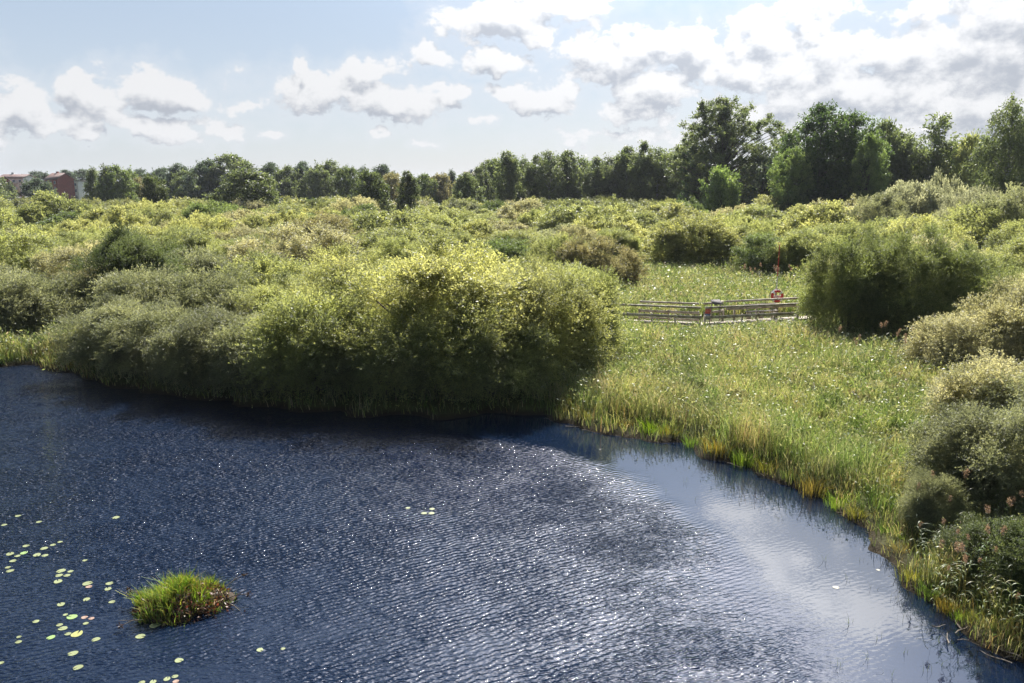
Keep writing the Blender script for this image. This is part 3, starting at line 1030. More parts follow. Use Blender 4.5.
# far wood closing the horizon behind the treeline
acc = Acc()
rr = random.Random(8)
fa = []
for i in range(3):
    V, Fq, var = crown_shrub(90 + i, 8, 6, 9, 130, 1.9, 6, 7, .8, .5, base=.3, ret_arr=True)
    fa.append((V, Fq, var))
for i in range(150):
    px = -120 + 1300 * (i + rr.random()) / 150
    Y = rr.uniform(300, 420)
    if 0 < px < 120: Y = rr.uniform(430, 470)
    V, Fq, var = fa[i % 3]
    h = rr.uniform(7.5, 11.0)
    x = at(px, Y)
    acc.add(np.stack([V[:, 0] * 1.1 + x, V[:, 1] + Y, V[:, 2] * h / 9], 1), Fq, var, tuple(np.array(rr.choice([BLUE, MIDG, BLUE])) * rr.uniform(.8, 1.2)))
o = link('distant_wood', acc.mesh('distant_wood', LEAF_STUFF, True))
tag(o, 'distant wood closing the horizon behind the treeline', 'wood', kind='stuff')

# darker and shrubby belt under the treeline
def blade_geo(pos, h, lean, w, rng, bend=.5):
    """curved blades: 6 verts, 2 quads each"""
    n = len(pos)
    th = rng.uniform(0, math.pi, n)
    side = np.stack([np.cos(th), np.sin(th), np.zeros(n)], 1) * (w[:, None] / 2)
    up = np.array([[0, 0, 1.0]])
    mid = pos + up * (h * .55)[:, None] + lean * (h * .25)[:, None]
    tip = pos + up * (h * (1 - .25 * bend))[:, None] + lean * (h * (.25 + bend))[:, None]
    V = np.empty((n, 6, 3))
    V[:, 0] = pos - side; V[:, 1] = pos + side
    V[:, 2] = mid - side * .8; V[:, 3] = mid + side * .8
    V[:, 4] = tip - side * .15; V[:, 5] = tip + side * .15
    b = np.arange(n)[:, None] * 6
    Fq = np.concatenate([b + np.array([[0, 1, 3, 2]]), b + np.array([[2, 3, 5, 4]])])
    return V.reshape(-1, 3), Fq


def build_meadow():
    rng = np.random.default_rng(21)
    MP = np.array(MEADOW)
    # candidate places in the wedge the camera sees, weighted to the near side
    n = 900000
    Y = 11 + (rng.random(n) ** 1.35) * 85
    X = rng.uniform(-1, 1, n) * (Y * .72 + 3)
    # cheap land test
    s = sdist(np.stack([X, Y], 1)) + SHW * wob(X * 1.7, Y * 1.7)
    inm = np.zeros(n, bool)
    P = MP
    for i in range(len(P)):
        (x1, y1), (x2, y2) = P[i], P[(i + 1) % len(P)]
        c = ((y1 > Y) != (y2 > Y))
        inm ^= c & (X < (x2 - x1) * (Y - y1) / (y2 - y1 + 1e-9) + x1)
    near_any = (s > 0) & ((s < 5.5) | inm | (X > 7.5)) & (Y < 92)
    near_any &= ~((X < 2) & (s > 6)) | inm
    near_any &= ~((X < 1.0) & (X > -17) & (rng.random(n) < .7) & ~inm)
    X, Y, s = X[near_any], Y[near_any], s[near_any]
    # not on the boardwalk
    dk = (X > 1.5) & (X < 20) & (Y > 44.0 + np.where(X < 10.8, (10.8 - X) * .28, (X - 10.8) * .27)) & (Y < 46.6 + np.where(X > 11.5, 1.6, -.4 + (10.8 - X) * .22) + np.where(X > 10.8, (X - 10.8) * .2, 0))
    dk |= (X > 9.6) & (X < 13.2) & (Y > 44.1) & (Y < 47.2)
    X, Y, s = X[~dk], Y[~dk], s[~dk]
    cl = np.sin(X * 5.3 + 2.5 * np.sin(Y * 3.7)) * np.sin(Y * 4.9 + 2.1 * np.sin(X * 4.1))
    thin_ = (cl < .05) & (s < 1.3) & (rng.random(len(X)) < .72)
    thin_ |= (X > 1) & (s < .45) & (rng.random(len(X)) < .5)
    X, Y, s = X[~thin_], Y[~thin_], s[~thin_]
    n = len(X)
    print('blades', n)
    z = np.maximum(land_z(X, Y), 0) - .03
    D = np.hypot(X, Y)
    patch = np.sin(X * .9 + 2 * np.sin(Y * .45)) * np.cos(Y * .7 + 1.5 * np.sin(X * .5)) + .5 * np.sin(X * 2.7 + Y * 2.1)
    shade_h = np.array([1.0])
    fr = np.clip(s / 1.4, 0, 1)
    hn = np.sin(X * 3.1 + 1.5 * np.sin(Y * 2.3)) * np.sin(Y * 2.9 + 1.2 * np.sin(X * 2.2))
    h = (.34 + .56 * fr) * rng.uniform(.55, 1.25, n) * (1 + .24 * patch + .26 * hn)
    front = np.clip((44.5 + np.where(X < 10.8, (10.8 - X) * .28, (X - 10.8) * .27) - Y) / 6.0, 0, 1)
    on = (X > 0) & (X < 21) & (Y < 48) & (Y > 34)
    h = np.where(on, h * (.30 + .70 * front), h)
    h = np.where((X > 8.2) & (Y < 21), h * .75, h)
    w = rng.uniform(.011, .024, n) * np.clip(D / 26, .62, 2.6)
    lean = rng.normal(size=(n, 3)) * .32
    lean[:, 2] = 0
    lean[:, 0] -= .10 * (1 - fr); lean[:, 1] -= .30 * (1 - fr)
    pal = np.array([(.295, .325, .130), (.210, .265, .088), (.370, .372, .200), (.430, .395, .265), (.330, .260, .200), (.110, .150, .055)])
    p2 = np.sin(X * 1.7 + 2.2 * np.sin(Y * 1.1)) * np.sin(Y * 1.4 + 1.8 * np.sin(X * 1.3))
    pr = np.stack([np.full(n, .30), .14 + .30 * (p2 < -.2), .16 + .3 * (p2 > .3), .10 + .12 * (patch > .5), .02 + .10 * (p2 * patch > .3), .08 + .16 * (patch < -.4)], 1)
    pr = pr / pr.sum(1, keepdims=True)
    u = rng.random(n)[:, None]
    ix = (u > np.cumsum(pr, 1)).sum(1).clip(0, 5)
    tint = pal[ix]
    edge = (s < 1.1) & (rng.random(n) < .6)
    epal = np.array([(.165, .200, .060), (.110, .160, .042), (.200, .195, .075), (.160, .120, .055), (.070, .100, .030)])
    tint[edge] = epal[rng.integers(0, 5, edge.sum())]
    h[edge] *= 1.15
    tint = tint * (1 + .18 * patch[:, None].clip(-1, 1)) * np.where(p2[:, None] < -.35, np.array([[.72, .88, .75]]), 1) * np.where((p2[:, None] > .45), np.array([[1.12, 1.02, 1.05]]), 1)
    V, Fq = blade_geo(np.stack([X, Y, z], 1), h, lean, w, rng)
    a = Acc()
    a.add(V, Fq, np.tile(rng.random(n), 2), np.tile(tint, (2, 1)))
    o = link('tall_grass', a.mesh('tall_grass', LEAF_STUFF, True))
    tag(o, 'tall pale yellow-green grass and sedge covering the wet meadow and the banks', 'grass', kind='stuff')
    # broad-leaved herbs and pale flower heads among the grass
    k = rng.permutation(n)[:250000]
    k = k[(s[k] > .7) | (rng.random(len(k)) < .25)]
    Xk, Yk = X[k] + rng.normal(size=len(k)) * .1, Y[k] + rng.normal(size=len(k)) * .1
    hk = (.25 + .75 * rng.random(len(k)) ** .7) * np.clip(h[k] * 1.08, .3, 1.3)
    Pk = np.stack([Xk, Yk, z[k] + hk], 1)
    ax = norm(rng.normal(size=Pk.shape) + np.array([[0, 0, .35]]))
    L = rng.uniform(.06, .15, len(k)) * np.clip(D[k] / 28, .7, 1.9)
    V, Fq = leaf_geo(Pk, ax, L, L * .38, rng)
    hp = np.array([(.190, .240, .090), (.260, .280, .130), (.330, .340, .210), (.120, .170, .060)])
    top = hk > h[k] * .95
    t2 = hp[rng.integers(0, 4, len(k))]
    fl = top & (rng.random(len(k)) < .045)
    t2[fl] = np.array([(.40, .34, .28), (.34, .25, .23), (.42, .39, .30)])[rng.integers(0, 3, fl.sum())]
    a = Acc()
    a.add(V, Fq, rng.random(len(k)), t2)
    o = link('meadow_herbs', a.mesh('meadow_herbs', LEAF_STUFF, True))
    tag(o, 'leafy marsh herbs with pale pinkish flower heads mixed through the grass', 'herbs', kind='stuff')


build_meadow()

# ------------------------------------------------------------------ reeds
def reed_mesh(seed, h, plume=True, lean=.12):
    rng = np.random.default_rng(seed)
    a = Acc()
    th = rng.uniform(0, 6.28)
    ld = np.array([math.cos(th), math.sin(th), 0]) * lean
    pts_ = [np.array([0, 0, -.1]) + ld * (t ** 2) * h + np.array([0, 0, t * h]) for t in np.linspace(0, 1, 6)]
    a.tube(pts_, [.006, .006, .005, .004, .003, .002], 4)
    lv = Acc()
    for i in range(rng.integers(8, 12)):
        t = rng.uniform(.25, .95)
        b0 = pts_[0] + (pts_[-1] - pts_[0]) * t
        b0[:2] = ld[:2] * (t ** 2) * h
        az = rng.uniform(0, 6.28)
        L = rng.uniform(.28, .5)
        dirh = np.array([math.cos(az), math.sin(az), 0])
        sd_ = np.array([-math.sin(az), math.cos(az), 0])
        w = rng.uniform(.016, .028)
        P = []
        segs = 5
        for j in range(segs + 1):
            q = j / segs
            c = b0 + dirh * L * q * .85 + np.array([0, 0, L * (.75 * q - .85 * q * q)])
            ww = w * math.sin(math.pi * min(1, .12 + q * .88)) * .5
            P += [c - sd_ * ww, c + sd_ * ww]
        Fq = np.array([(2 * j, 2 * j + 1, 2 * j + 3, 2 * j + 2) for j in range(segs)])
        lv.add(np.array(P), Fq, rng.random())
    pm = None
    if plume:
        n = 130
        tt = rng.random(n)
        P = pts_[-1] + np.stack([rng.normal(size=n) * .025 + tt * .05, rng.normal(size=n) * .025, -.02 + tt * .22], 1)
        V, Fq = leaf_geo(P, norm(rng.normal(size=(n, 3)) + np.array([[.3, 0, .5]])), .05, .012, rng)
        pa = Acc(); pa.add(V, Fq, rng.random(n))
        pm = pa.mesh('plume', LEAF)
    return a.mesh('stalk', LEAF), lv.mesh('leaves', LEAF), pm


REEDS = [reed_mesh(s, h, p) for s, h, p in ((1, 1.7, True), (2, 1.5, False), (3, 1.9, True), (4, 1.4, False), (5, 1.6, False))]


def reed(x, y, s, i, label, group, tint=(.17, .22, .075)):
    z = max(float(land_z(np.array([x]), np.array([y]))[0]), -.1)
    st, lv, pm = REEDS[i % 5]
    root = empty('reed', (x, y, z), RNG.uniform(0, 6.28))
    root.scale = (s, s, s)
    link('stalk', st, root).color = (.26, .24, .12, 1)
    link('foliage', lv, root).color = tuple(c * RNG.uniform(.85, 1.2) for c in tint) + (1,)
    if pm: link('plume', pm, root).color = (.22, .15, .13, 1)
    tag(root, label, 'reed', group)


for i in range(110):
    px, py = RNG.uniform(912, 1050), RNG.uniform(520, 690)
    x, y = ground(px, py, .1)
    if sdist([(x, y)])[0] < .15: continue
    reed(x, y, RNG.uniform(.5, .95), i, 'green reed with long arching leaves on the bank at the lower right', 'reeds on the lower right bank', (.15, .19, .075))
for i in range(26):
    px, py = RNG.uniform(815, 960), RNG.uniform(364, 384)
    x, y = ground(px, py, .2)
    reed(x, y, RNG.uniform(.8, 1.15), i if i % 2 else 2 * (i % 2), 'pale reed standing at the foot of the dark willow group right of the boardwalk', 'reeds below the dark willows', (.19, .21, .10))
for i in range(22):
    px, py = RNG.uniform(752, 826), RNG.uniform(296, 303)
    x, y = ground(px, py, .2)
    reed(x, y + 2, RNG.uniform(.9, 1.2), 0 if i % 2 else 2, 'pale silky-plumed reed behind the life ring', 'silky reeds behind the life ring', (.24, .24, .14))

# leafy herb clumps standing over the meadow grass
for i in range(46):
    while True:
        px, py = RNG.uniform(600, 960), RNG.uniform(338, 520)
        x, y = ground(px, py, .3)
        if sdist([(x, y)])[0] > 3.0 and in_poly(x, y, MEADOW): break
    hr = RNG.uniform(.30, .60)
    tn = RNG.choice([GREY, GREEN, OLIVE, PALE, RUST])
    p = far_protos[i % 4]
    o = link('marsh_herb', p[3])
    o.location = (x, y, .1); o.rotation_euler = (0, 0, RNG.uniform(0, 6.28))
    hh = RNG.uniform(.65, 1.0)
    o.scale = (hr / p[0], hr / p[1], hh / p[2])
    o.color = (*tn, 1)
    tag(o, 'small leafy herb clump standing among the tall grass of the pale meadow', 'herb clump', 'leafy herb clumps in the meadow')

# thin shoots standing in the still water
SHM = []
for s in range(4):
    rng = np.random.default_rng(300 + s)
    n = 3 + s % 3
    P = np.stack([rng.normal(size=n) * .06, rng.normal(size=n) * .06, np.full(n, -.08)], 1)
    ln = rng.normal(size=(n, 3)) * .35; ln[:, 2] = 0
    V, Fq = blade_geo(P, rng.uniform(.18, .42, n), ln, np.full(n, .007), rng, .6)
    a = Acc(); a.add(V, Fq, .4)
    SHM.append(a.mesh('water_shoots', LEAF))
for i, (px, py) in enumerate([(862, 560), (868, 588), (845, 622), (880, 640), (905, 652), (898, 618), (932, 640), (870, 660), (915, 590), (892, 600),
                              (820, 560), (850, 580), (940, 665), (925, 672), (956, 655), (668, 492), (694, 500), (685, 483), (838, 668), (655, 480), (975, 670), (893, 678)]):
    x, y = ground(px, py)
    o = link('water_shoot', SHM[i % 4])
    o.location = (x, y, 0); o.rotation_euler = (0, 0, i * 1.7)
    o.color = (.06, .08, .035, 1)
    tag(o, 'thin dark green shoots standing in the still water near the right bank', 'water plant', 'thin shoots in the still water')

# tufts of bright sedge on the bank edge
rngt = np.random.default_rng(55)
TUFT = []
for s in range(3):
    n = 130
    P = np.stack([rngt.normal(size=n) * .13, rngt.normal(size=n) * .13, np.full(n, -.05)], 1)
    ln = norm(P * np.array([[1, 1, 0]]) + rngt.normal(size=(n, 3)) * .05) * rngt.uniform(.2, .7, (n, 1)); ln[:, 2] = 0
    V, Fq = blade_geo(P, rngt.uniform(.35, .75, n), ln, rngt.uniform(.008, .016, n), rngt, .7)
    a = Acc(); a.add(V, Fq, np.tile(rngt.random(n), 2))
    TUFT.append(a.mesh('sedge_tuft', LEAF))
TL = [(548, 412, 'first'), (585, 425, ''), (607, 430, ''), (622, 432, ''), (648, 437, ''), (668, 440, ''), (690, 449, ''), (715, 459, ''), (742, 468, ''), (765, 476, ''), (790, 486, ''),
      (812, 498, ''), (838, 512, ''), (858, 524, ''), (888, 542, ''), (900, 560, ''), (908, 552, ''), (915, 590, ''), (932, 604, ''), (948, 618, ''), (962, 628, ''), (985, 636, ''), (1003, 648, ''), (1018, 655, ''),
      (10, 364, ''), (30, 363, ''), (52, 365, ''), (72, 371, '')]
for i, (px, py, _) in enumerate(TL):
    x, y = ground(px, py)
    y += .25; x += .1
    o = link('sedge_tuft', TUFT[i % 3])
    o.location = (x, y, .02); o.rotation_euler = (0, 0, i * 2.1)
    s = (.75 + .5 * ((i * 37) % 10) / 10) * (.7 if py > 540 else 1)
    o.scale = (s, s, s)
    o.color = ((.13, .20, .03, 1), (.17, .17, .03, 1), (.10, .17, .03, 1), (.19, .15, .035, 1))[i % 4]
    tag(o, 'arching tuft of bright sedge on the very edge of the pond bank', 'sedge', 'sedge tufts along the water edge')


# ------------------------------------------------------------------ dead stalks at the lower right bank
def stick_mesh(seed, L, r):
    rng = np.random.default_rng(seed)
    a = Acc()
    P = [np.array([(t - .5) * L, .05 * L * math.sin(3 * t + seed), .03 * math.sin(5 * t + seed)]) for t in np.linspace(0, 1, 5)]
    a.tube(P, [r, r * .95, r * .85, r * .7, r * .45], 6)
    a.tube([P[2], P[2] + np.array([.12 * L, .14 * L, .04])], [r * .5, r * .2], 4)
    return a.mesh('stick', STICK, smooth=True)


STK = [stick_mesh(i, (.38, .55, .7, .28)[i], (.009, .012, .013, .010)[i]) for i in range(4)]
SL = [(985, 625), (968, 618), (1000, 632), (978, 640), (952, 612), (962, 634), (1010, 645), (990, 648), (945, 600), (925, 590), (972, 608), (1002, 618), (940, 588), (982, 612), (915, 572), (870, 533), (760, 476), (735, 468), (575, 427), (558, 420), (548, 422), (590, 432), (50, 367), (938, 630), (1015, 660), (995, 660), (975, 618), (988, 636), (968, 645), (1005, 655), (955, 622), (982, 622), (996, 642), (948, 640), (905, 556), (890, 548), (845, 516)]
for i, (px, py) in enumerate(SL):
    x, y = ground(px, py)
    o = link('dead_stick', STK[i % 4])
    o.location = (x, y, .035 + .03 * (i % 3))
    o.rotation_euler = (RNG.uniform(-.1, .1), RNG.uniform(-.12, .12), RNG.choice([-.5, -.2, .3, .6, 2.2, 1.2]) + RNG.uniform(-.3, .3))
    lab = 'bleached dead stick in the tangle of drift at the lower right bank' if px > 930 else ('bleached dead stick lying along the edge of the right bank' if px > 700 else
          'bleached dead stick on the mud spit at the right end of the shoreline willows' if px > 500 else 'pale washed-up branch on the far left bank')
    tag(o, lab, 'stick', 'dead sticks along the water edge')


# ------------------------------------------------------------------ lily pads
def pad_mesh(seed):
    rng = np.random.default_rng(seed)
    N = 22
    rim = []
    for k in range(N + 1):
        th = .22 + (2 * math.pi - .44) * k / N
        r = 1 + .04 * math.sin(3 * th + seed)
        rim.append((r * math.cos(th), .86 * r * math.sin(th)))
    V, Fs = [], []
    V.append((.05, 0, .012)); V.append((.05, 0, -.012))
    for (x, y) in rim:
        V.append((x, y, .02 + .03 * abs(math.sin(seed + 2 * x)) * (x * x + y * y) ** .5)); V.append((x, y, -.012))
    for k in range(N):
        a0, a1 = 2 + 2 * k, 4 + 2 * k
        Fs.append((0, a0, a1, 0)); Fs.append((a0, a0 + 1, a1 + 1, a1))
    me = bpy.data.meshes.new('lily_pad')
    me.from_pydata(V, [], [tuple(dict.fromkeys(f)) for f in Fs] + [(0, 1, 3, 2), (1, 0, 2 + 2 * N, 3 + 2 * N)])
    me.materials.append(PADM)
    return me


def pad_material():
    m, t, b, out = new_mat('lily_leaf')
    oc = t.n('ShaderNodeObjectInfo').outputs['Color']
    co = t.n('ShaderNodeTexCoord').outputs['Object']
    n = t.noise(co, 2.5, 4, .6)
    t.set(b.inputs['Base Color'], t.mix(t.ramp(n, .35, .7), oc, t.mix(.5, oc, (.22, .16, .05, 1))))
    b.inputs['Roughness'].default_value = .45
    return m


PADM = pad_material()
PADS_M = [pad_mesh(i) for i in range(4)]
GP = (.23, .28, .135)
PK = (.32, .21, .17)
GN = (.22, .36, .12)
PADS = [  # x, y, width px, colour, label
    (18, 516, 7, GP, 'single pale lily pad furthest up the left side'), (39, 522, 7, GP, 'pale lily pad just right of and below the topmost left pad'),
    (116, 517.6, 9, GP, 'lone pale lily pad high up on the rippled water above the islet'), (4, 525, 7, GP, 'pale lily pad touching the left edge below the topmost ones'),
    (26, 546, 8, GP, 'upper lily pad of the small group at the left edge'), (44, 548.5, 9, GP, 'left pad of the slanting row of three pale lily pads'),
    (53, 545, 7, GP, 'middle pad of the slanting row of three pale lily pads'), (60, 542, 6, GP, 'right pad of the slanting row of three pale lily pads'),
    (10, 554, 10, GP, 'left pad of the touching cluster at the left edge'), (17.5, 556, 7, GP, 'middle pad of the touching cluster at the left edge'),
    (24, 553, 9, GN, 'greener pad on the right of the touching cluster at the left edge'), (13, 561, 8, GP, 'lily pad just under the touching cluster at the left edge'),
    (37, 555, 10, GP, 'left one of two wide pads side by side, right of the edge cluster'), (45, 555.5, 8, GP, 'right one of two wide pads side by side, right of the edge cluster'),
    (8, 567.5, 7, GP, 'upper pad of the close pair at the left edge'), (10, 571, 9, GP, 'lower pad of the close pair at the left edge'),
    (85, 560.5, 6, GP, 'small lone pad between the edge clusters and the islet'), (61, 571, 11, GP, 'upper left pad of the five-pad cluster'),
    (70.5, 571.5, 7, GP, 'upper right pad of the five-pad cluster'), (59, 575.5, 9, GP, 'lower left pad of the five-pad cluster'),
    (67, 575.5, 8, GP, 'lower right pad of the five-pad cluster'), (58, 581.5, 11, GP, 'big round pad at the bottom of the five-pad cluster'),
    (87.5, 583.5, 12, GP, 'large pale pad of the pair left of the islet'), (89, 586.8, 8, PK, 'pinkish pad tucked under the large pale one left of the islet'),
    (109.5, 583.5, 9, GP, 'upper pad of the close pair nearest the islet on its left'), (108, 589, 9, GP, 'lower pad of the close pair nearest the islet on its left'),
    (86.5, 599.5, 9, GP, 'lone pad midway between the pair and the green pad left of the islet'), (112, 602, 8, GP, 'small lone pad just left of the islet edge'),
    (61, 604.5, 10, GP, 'lone pale pad under the five-pad cluster'), (36, 621.5, 8, GP, 'lone pad in open water near the left edge'),
    (72, 617, 13, GN, 'large green pad left of the islet, below the lone pads'), (65.5, 614.8, 6, GP, 'tiny pad touching the upper left of the large green pad'),
    (84.5, 617.5, 8, PK, 'pinkish curled pad, left one of the pinkish trio'), (91.5, 618.5, 7, PK, 'pinkish curled pad, right one of the pinkish trio'),
    (86, 623.5, 7, GP, 'small pad below the pinkish pads'), (59.5, 625, 8, GP, 'upper pad of the stacked pads at lower left'),
    (63, 628.5, 11, GP, 'second pad of the stacked pads at lower left'), (68, 634, 8, GP, 'small pad left of the widest pad at lower left'),
    (77, 634, 15, (.32, .34, .11), 'widest yellowish pad at lower left'), (51, 637.5, 10, GN, 'greenish pad left of the widest yellowish pad'),
    (96, 639.5, 10, GP, 'lone greenish pad right of the widest yellowish pad'), (19, 637, 6, GP, 'upper tiny pad of a pair in the lower left water'),
    (18.5, 642, 8, GP, 'lower pad of a pair in the lower left water'), (73, 653.5, 12, GP, 'large pale pad, upper one of two near the bottom left'),
    (78, 667.5, 12, GP, 'large pale pad, lower one of two near the bottom left'), (1, 663, 7, GP, 'pad cut by the left edge near the bottom'),
    (155, 625.5, 13, GP, 'pale pad touching the lower edge of the islet'), (140.5, 636.5, 12, GP, 'pale pad just below the lower left end of the islet'),
    (179, 660.5, 11, GP, 'lone pale pad under the islet'), (167, 679, 9, GP, 'left pad of the four at the bottom edge below the islet'),
    (175, 676.5, 8, GP, 'upper pad of the four at the bottom edge below the islet'), (176, 681.5, 8, PK, 'pinkish pad of the four at the bottom edge below the islet'),
    (153, 682, 9, GP, 'pad cut by the bottom edge left of the four'), (142, 682.5, 8, GP, 'outer left pad cut by the bottom edge'),
    (260, 650, 9, GP, 'lone pale pad in open water right of the islet'), (283, 648.8, 6, GP, 'tiny pad right of the lone pad in open water'),
    (424, 513.3, 8, GP, 'left pad of the small group out in the middle of the pond'), (431.5, 513.3, 8, GP, 'right pad of the small group out in the middle of the pond'),
    (432, 509, 7, GP, 'upper pad of the small group out in the middle of the pond'), (408, 508, 6, GP, 'tiny pad left of the small group in the middle of the pond'),
    (836, 587.5, 8, (.18, .18, .13), 'pale floating leaf on the calm water near the right bank'), (878, 570, 5, (.16, .16, .12), 'small pale floating leaf left of the right bank'),
]
for i, (px, py, w, c, lab) in enumerate(PADS):
    x, y = ground(px, py)
    D = y * math.cos(PITCH) + CAM_H * math.sin(PITCH)
    r = w / 2 / F_PX * D * .80
    o = link('lily_pad', PADS_M[i % 4])
    o.location = (x, y, .004)
    o.scale = (r, r, r * .5)
    o.rotation_euler = (0, 0, RNG.uniform(0, 6.28) if w > 8 else RNG.choice([0, 3.1]))
    j = RNG.uniform(.85, 1.1)
    o.color = (c[0] * j, c[1] * j, c[2] * j, 1)
    tag(o, lab, 'lily pad', 'lily pads floating on the pond')


# ------------------------------------------------------------------ islet
def islet():
    x, y = ground(186, 606)
    root = empty('grass_islet', (x, y, 0), R(12))
    root.scale = (1.12, 1.12, 1.2)
    tag(root, 'small floating islet of bright green grass and brown dead leaves on the dark water', 'islet')
    rng = np.random.default_rng(9)
    # mound
    N, M = 28, 9
    V, Fs = [], []
    for j in range(M + 1):
        q = j / M
        for k in range(N):
            th = 2 * math.pi * k / N
            rr_ = (1 - q) * (1 + .16 * math.sin(3 * th + 1) + .10 * math.sin(7 * th) + .08 * rng.random())
            V.append((.78 * rr_ * math.cos(th), .54 * rr_ * math.sin(th), -.12 + .40 * math.sin(q * math.pi / 2) ** .7 + .05 * rng.random()))
    for j in range(M):
        for k in range(N):
            k2 = (k + 1) % N
            Fs.append((j * N + k, j * N + k2, (j + 1) * N + k2, (j + 1) * N + k))
    m, t, b, out = new_mat('peat')
    co = t.n('ShaderNodeTexCoord').outputs['Object']
    t.set(b.inputs['Base Color'], t.mix(t.noise(co, 14, 5, .7), (.018, .012, .008, 1), (.07, .045, .025, 1)))
    b.inputs['Roughness'].default_value = .9
    link('peat_mound', np_mesh('peat_mound', V, [np.array(Fs)], m), root)

    def zs(px_, py_):
        q = 1 - np.sqrt((px_ / .88) ** 2 + (py_ / .64) ** 2).clip(0, 1)
        return -.10 + .38 * np.sin(q * math.pi / 2) ** .7
    n = 5200
    th = rng.uniform(0, 6.28, n); rr_ = rng.random(n) ** .5
    lb_ = 1 + .14 * np.sin(3 * th + 1) + .12 * np.sin(7 * th)
    X, Y = .84 * lb_ * rr_ * np.cos(th), .60 * lb_ * rr_ * np.sin(th)
    keepm = (Y > -.20 + .25 * np.sin(X * 7)) | (rng.random(n) < .38)
    keepm &= (np.sin(X * 11 + 3 * np.sin(Y * 9)) > -.5) | (rng.random(n) < .3)
    keepm &= (X < .5) | (rng.random(n) < .4)
    X, Y = X[keepm], Y[keepm]
    n = len(X)
    P = np.stack([X, Y, zs(X, Y) - .03], 1)
    ln = rng.normal(size=(n, 3)) * .3 + np.stack([X, Y, 0 * X], 1) * .4; ln[:, 2] = 0
    hh = rng.uniform(.10, .34, n) * (.45 + 1.0 * np.clip(.5 + .6 * np.sin(X * 6 + 1) * np.cos(Y * 7 + 2 * X), 0, 1.2)) * (1 - .35 * (X > .45)) + .05 * (X < 0)
    V, Fq = blade_geo(P, hh, ln, rng.uniform(.009, .018, n), rng, .6)
    pal = np.array([(.20, .30, .04), (.15, .26, .03), (.28, .32, .05), (.12, .20, .04), (.30, .27, .08)])
    a = Acc(); a.add(V, Fq, np.tile(rng.random(n), 2), np.tile(pal[rng.integers(0, 5, n)], (2, 1)))
    link('grass', a.mesh('islet_grass', LEAF_STUFF, True), root)
    n = 2300
    th = rng.uniform(0, 6.28, n); rr_ = rng.random(n) ** .45
    X, Y = .92 * rr_ * np.cos(th), .68 * rr_ * np.sin(th)
    P = np.stack([X, Y, zs(X, Y) + rng.uniform(0, .10, n)], 1)
    V, Fq = leaf_geo(P, norm(rng.normal(size=(n, 3)) * np.array([[1, 1, .45]])), rng.uniform(.05, .12, n), rng.uniform(.018, .04, n), rng)
    pal = np.array([(.09, .04, .02), (.12, .07, .035), (.30, .22, .13), (.15, .05, .03), (.03, .02, .012)])
    a = Acc(); a.add(V, Fq, rng.random(n), pal[rng.integers(0, 5, n)])
    link('dead_leaves', a.mesh('dead_leaves', LEAF_STUFF, True), root)
    for k, (p, q) in enumerate([((.6, .1, .15), (1.02, .25, .36)), ((.7, -.1, .1), (1.12, -.12, .16)), ((.7, -.1, .05), (1.05, -.45, -.03)), ((-.7, .2, .1), (-1.05, .35, .22)), ((-.6, -.4, .03), (-.95, -.62, .08)), ((-.5, .3, .1), (-.98, .22, .2))]):
        p, q = np.array(p), np.array(q)
        a = Acc()
        a.tube([p, (p + q) / 2 + np.array([0, 0, .04]), q], [.012, .008, .003], 5)
        a.tube([(p + q) / 2 + np.array([0, 0, .04]), q + np.array([-.05, .09, .05])], [.006, .003], 4)
        link('twig', a.mesh('twig', STICK), root)
        n = 16
        P = q + rng.normal(size=(n, 3)) * .018
        V, Fq = leaf_geo(P, norm(rng.normal(size=(n, 3))), .06, .025, rng)
        a = Acc(); a.add(V, Fq, rng.random(n), (.05, .03, .025))
        link('dead_leaf_sprig', a.mesh('sprig', LEAF_STUFF, True), root)


islet()


# ------------------------------------------------------------------ boardwalk
def lerp(a, b, t): return tuple(a[i] + (b[i] - a[i]) * t for i in range(len(a)))


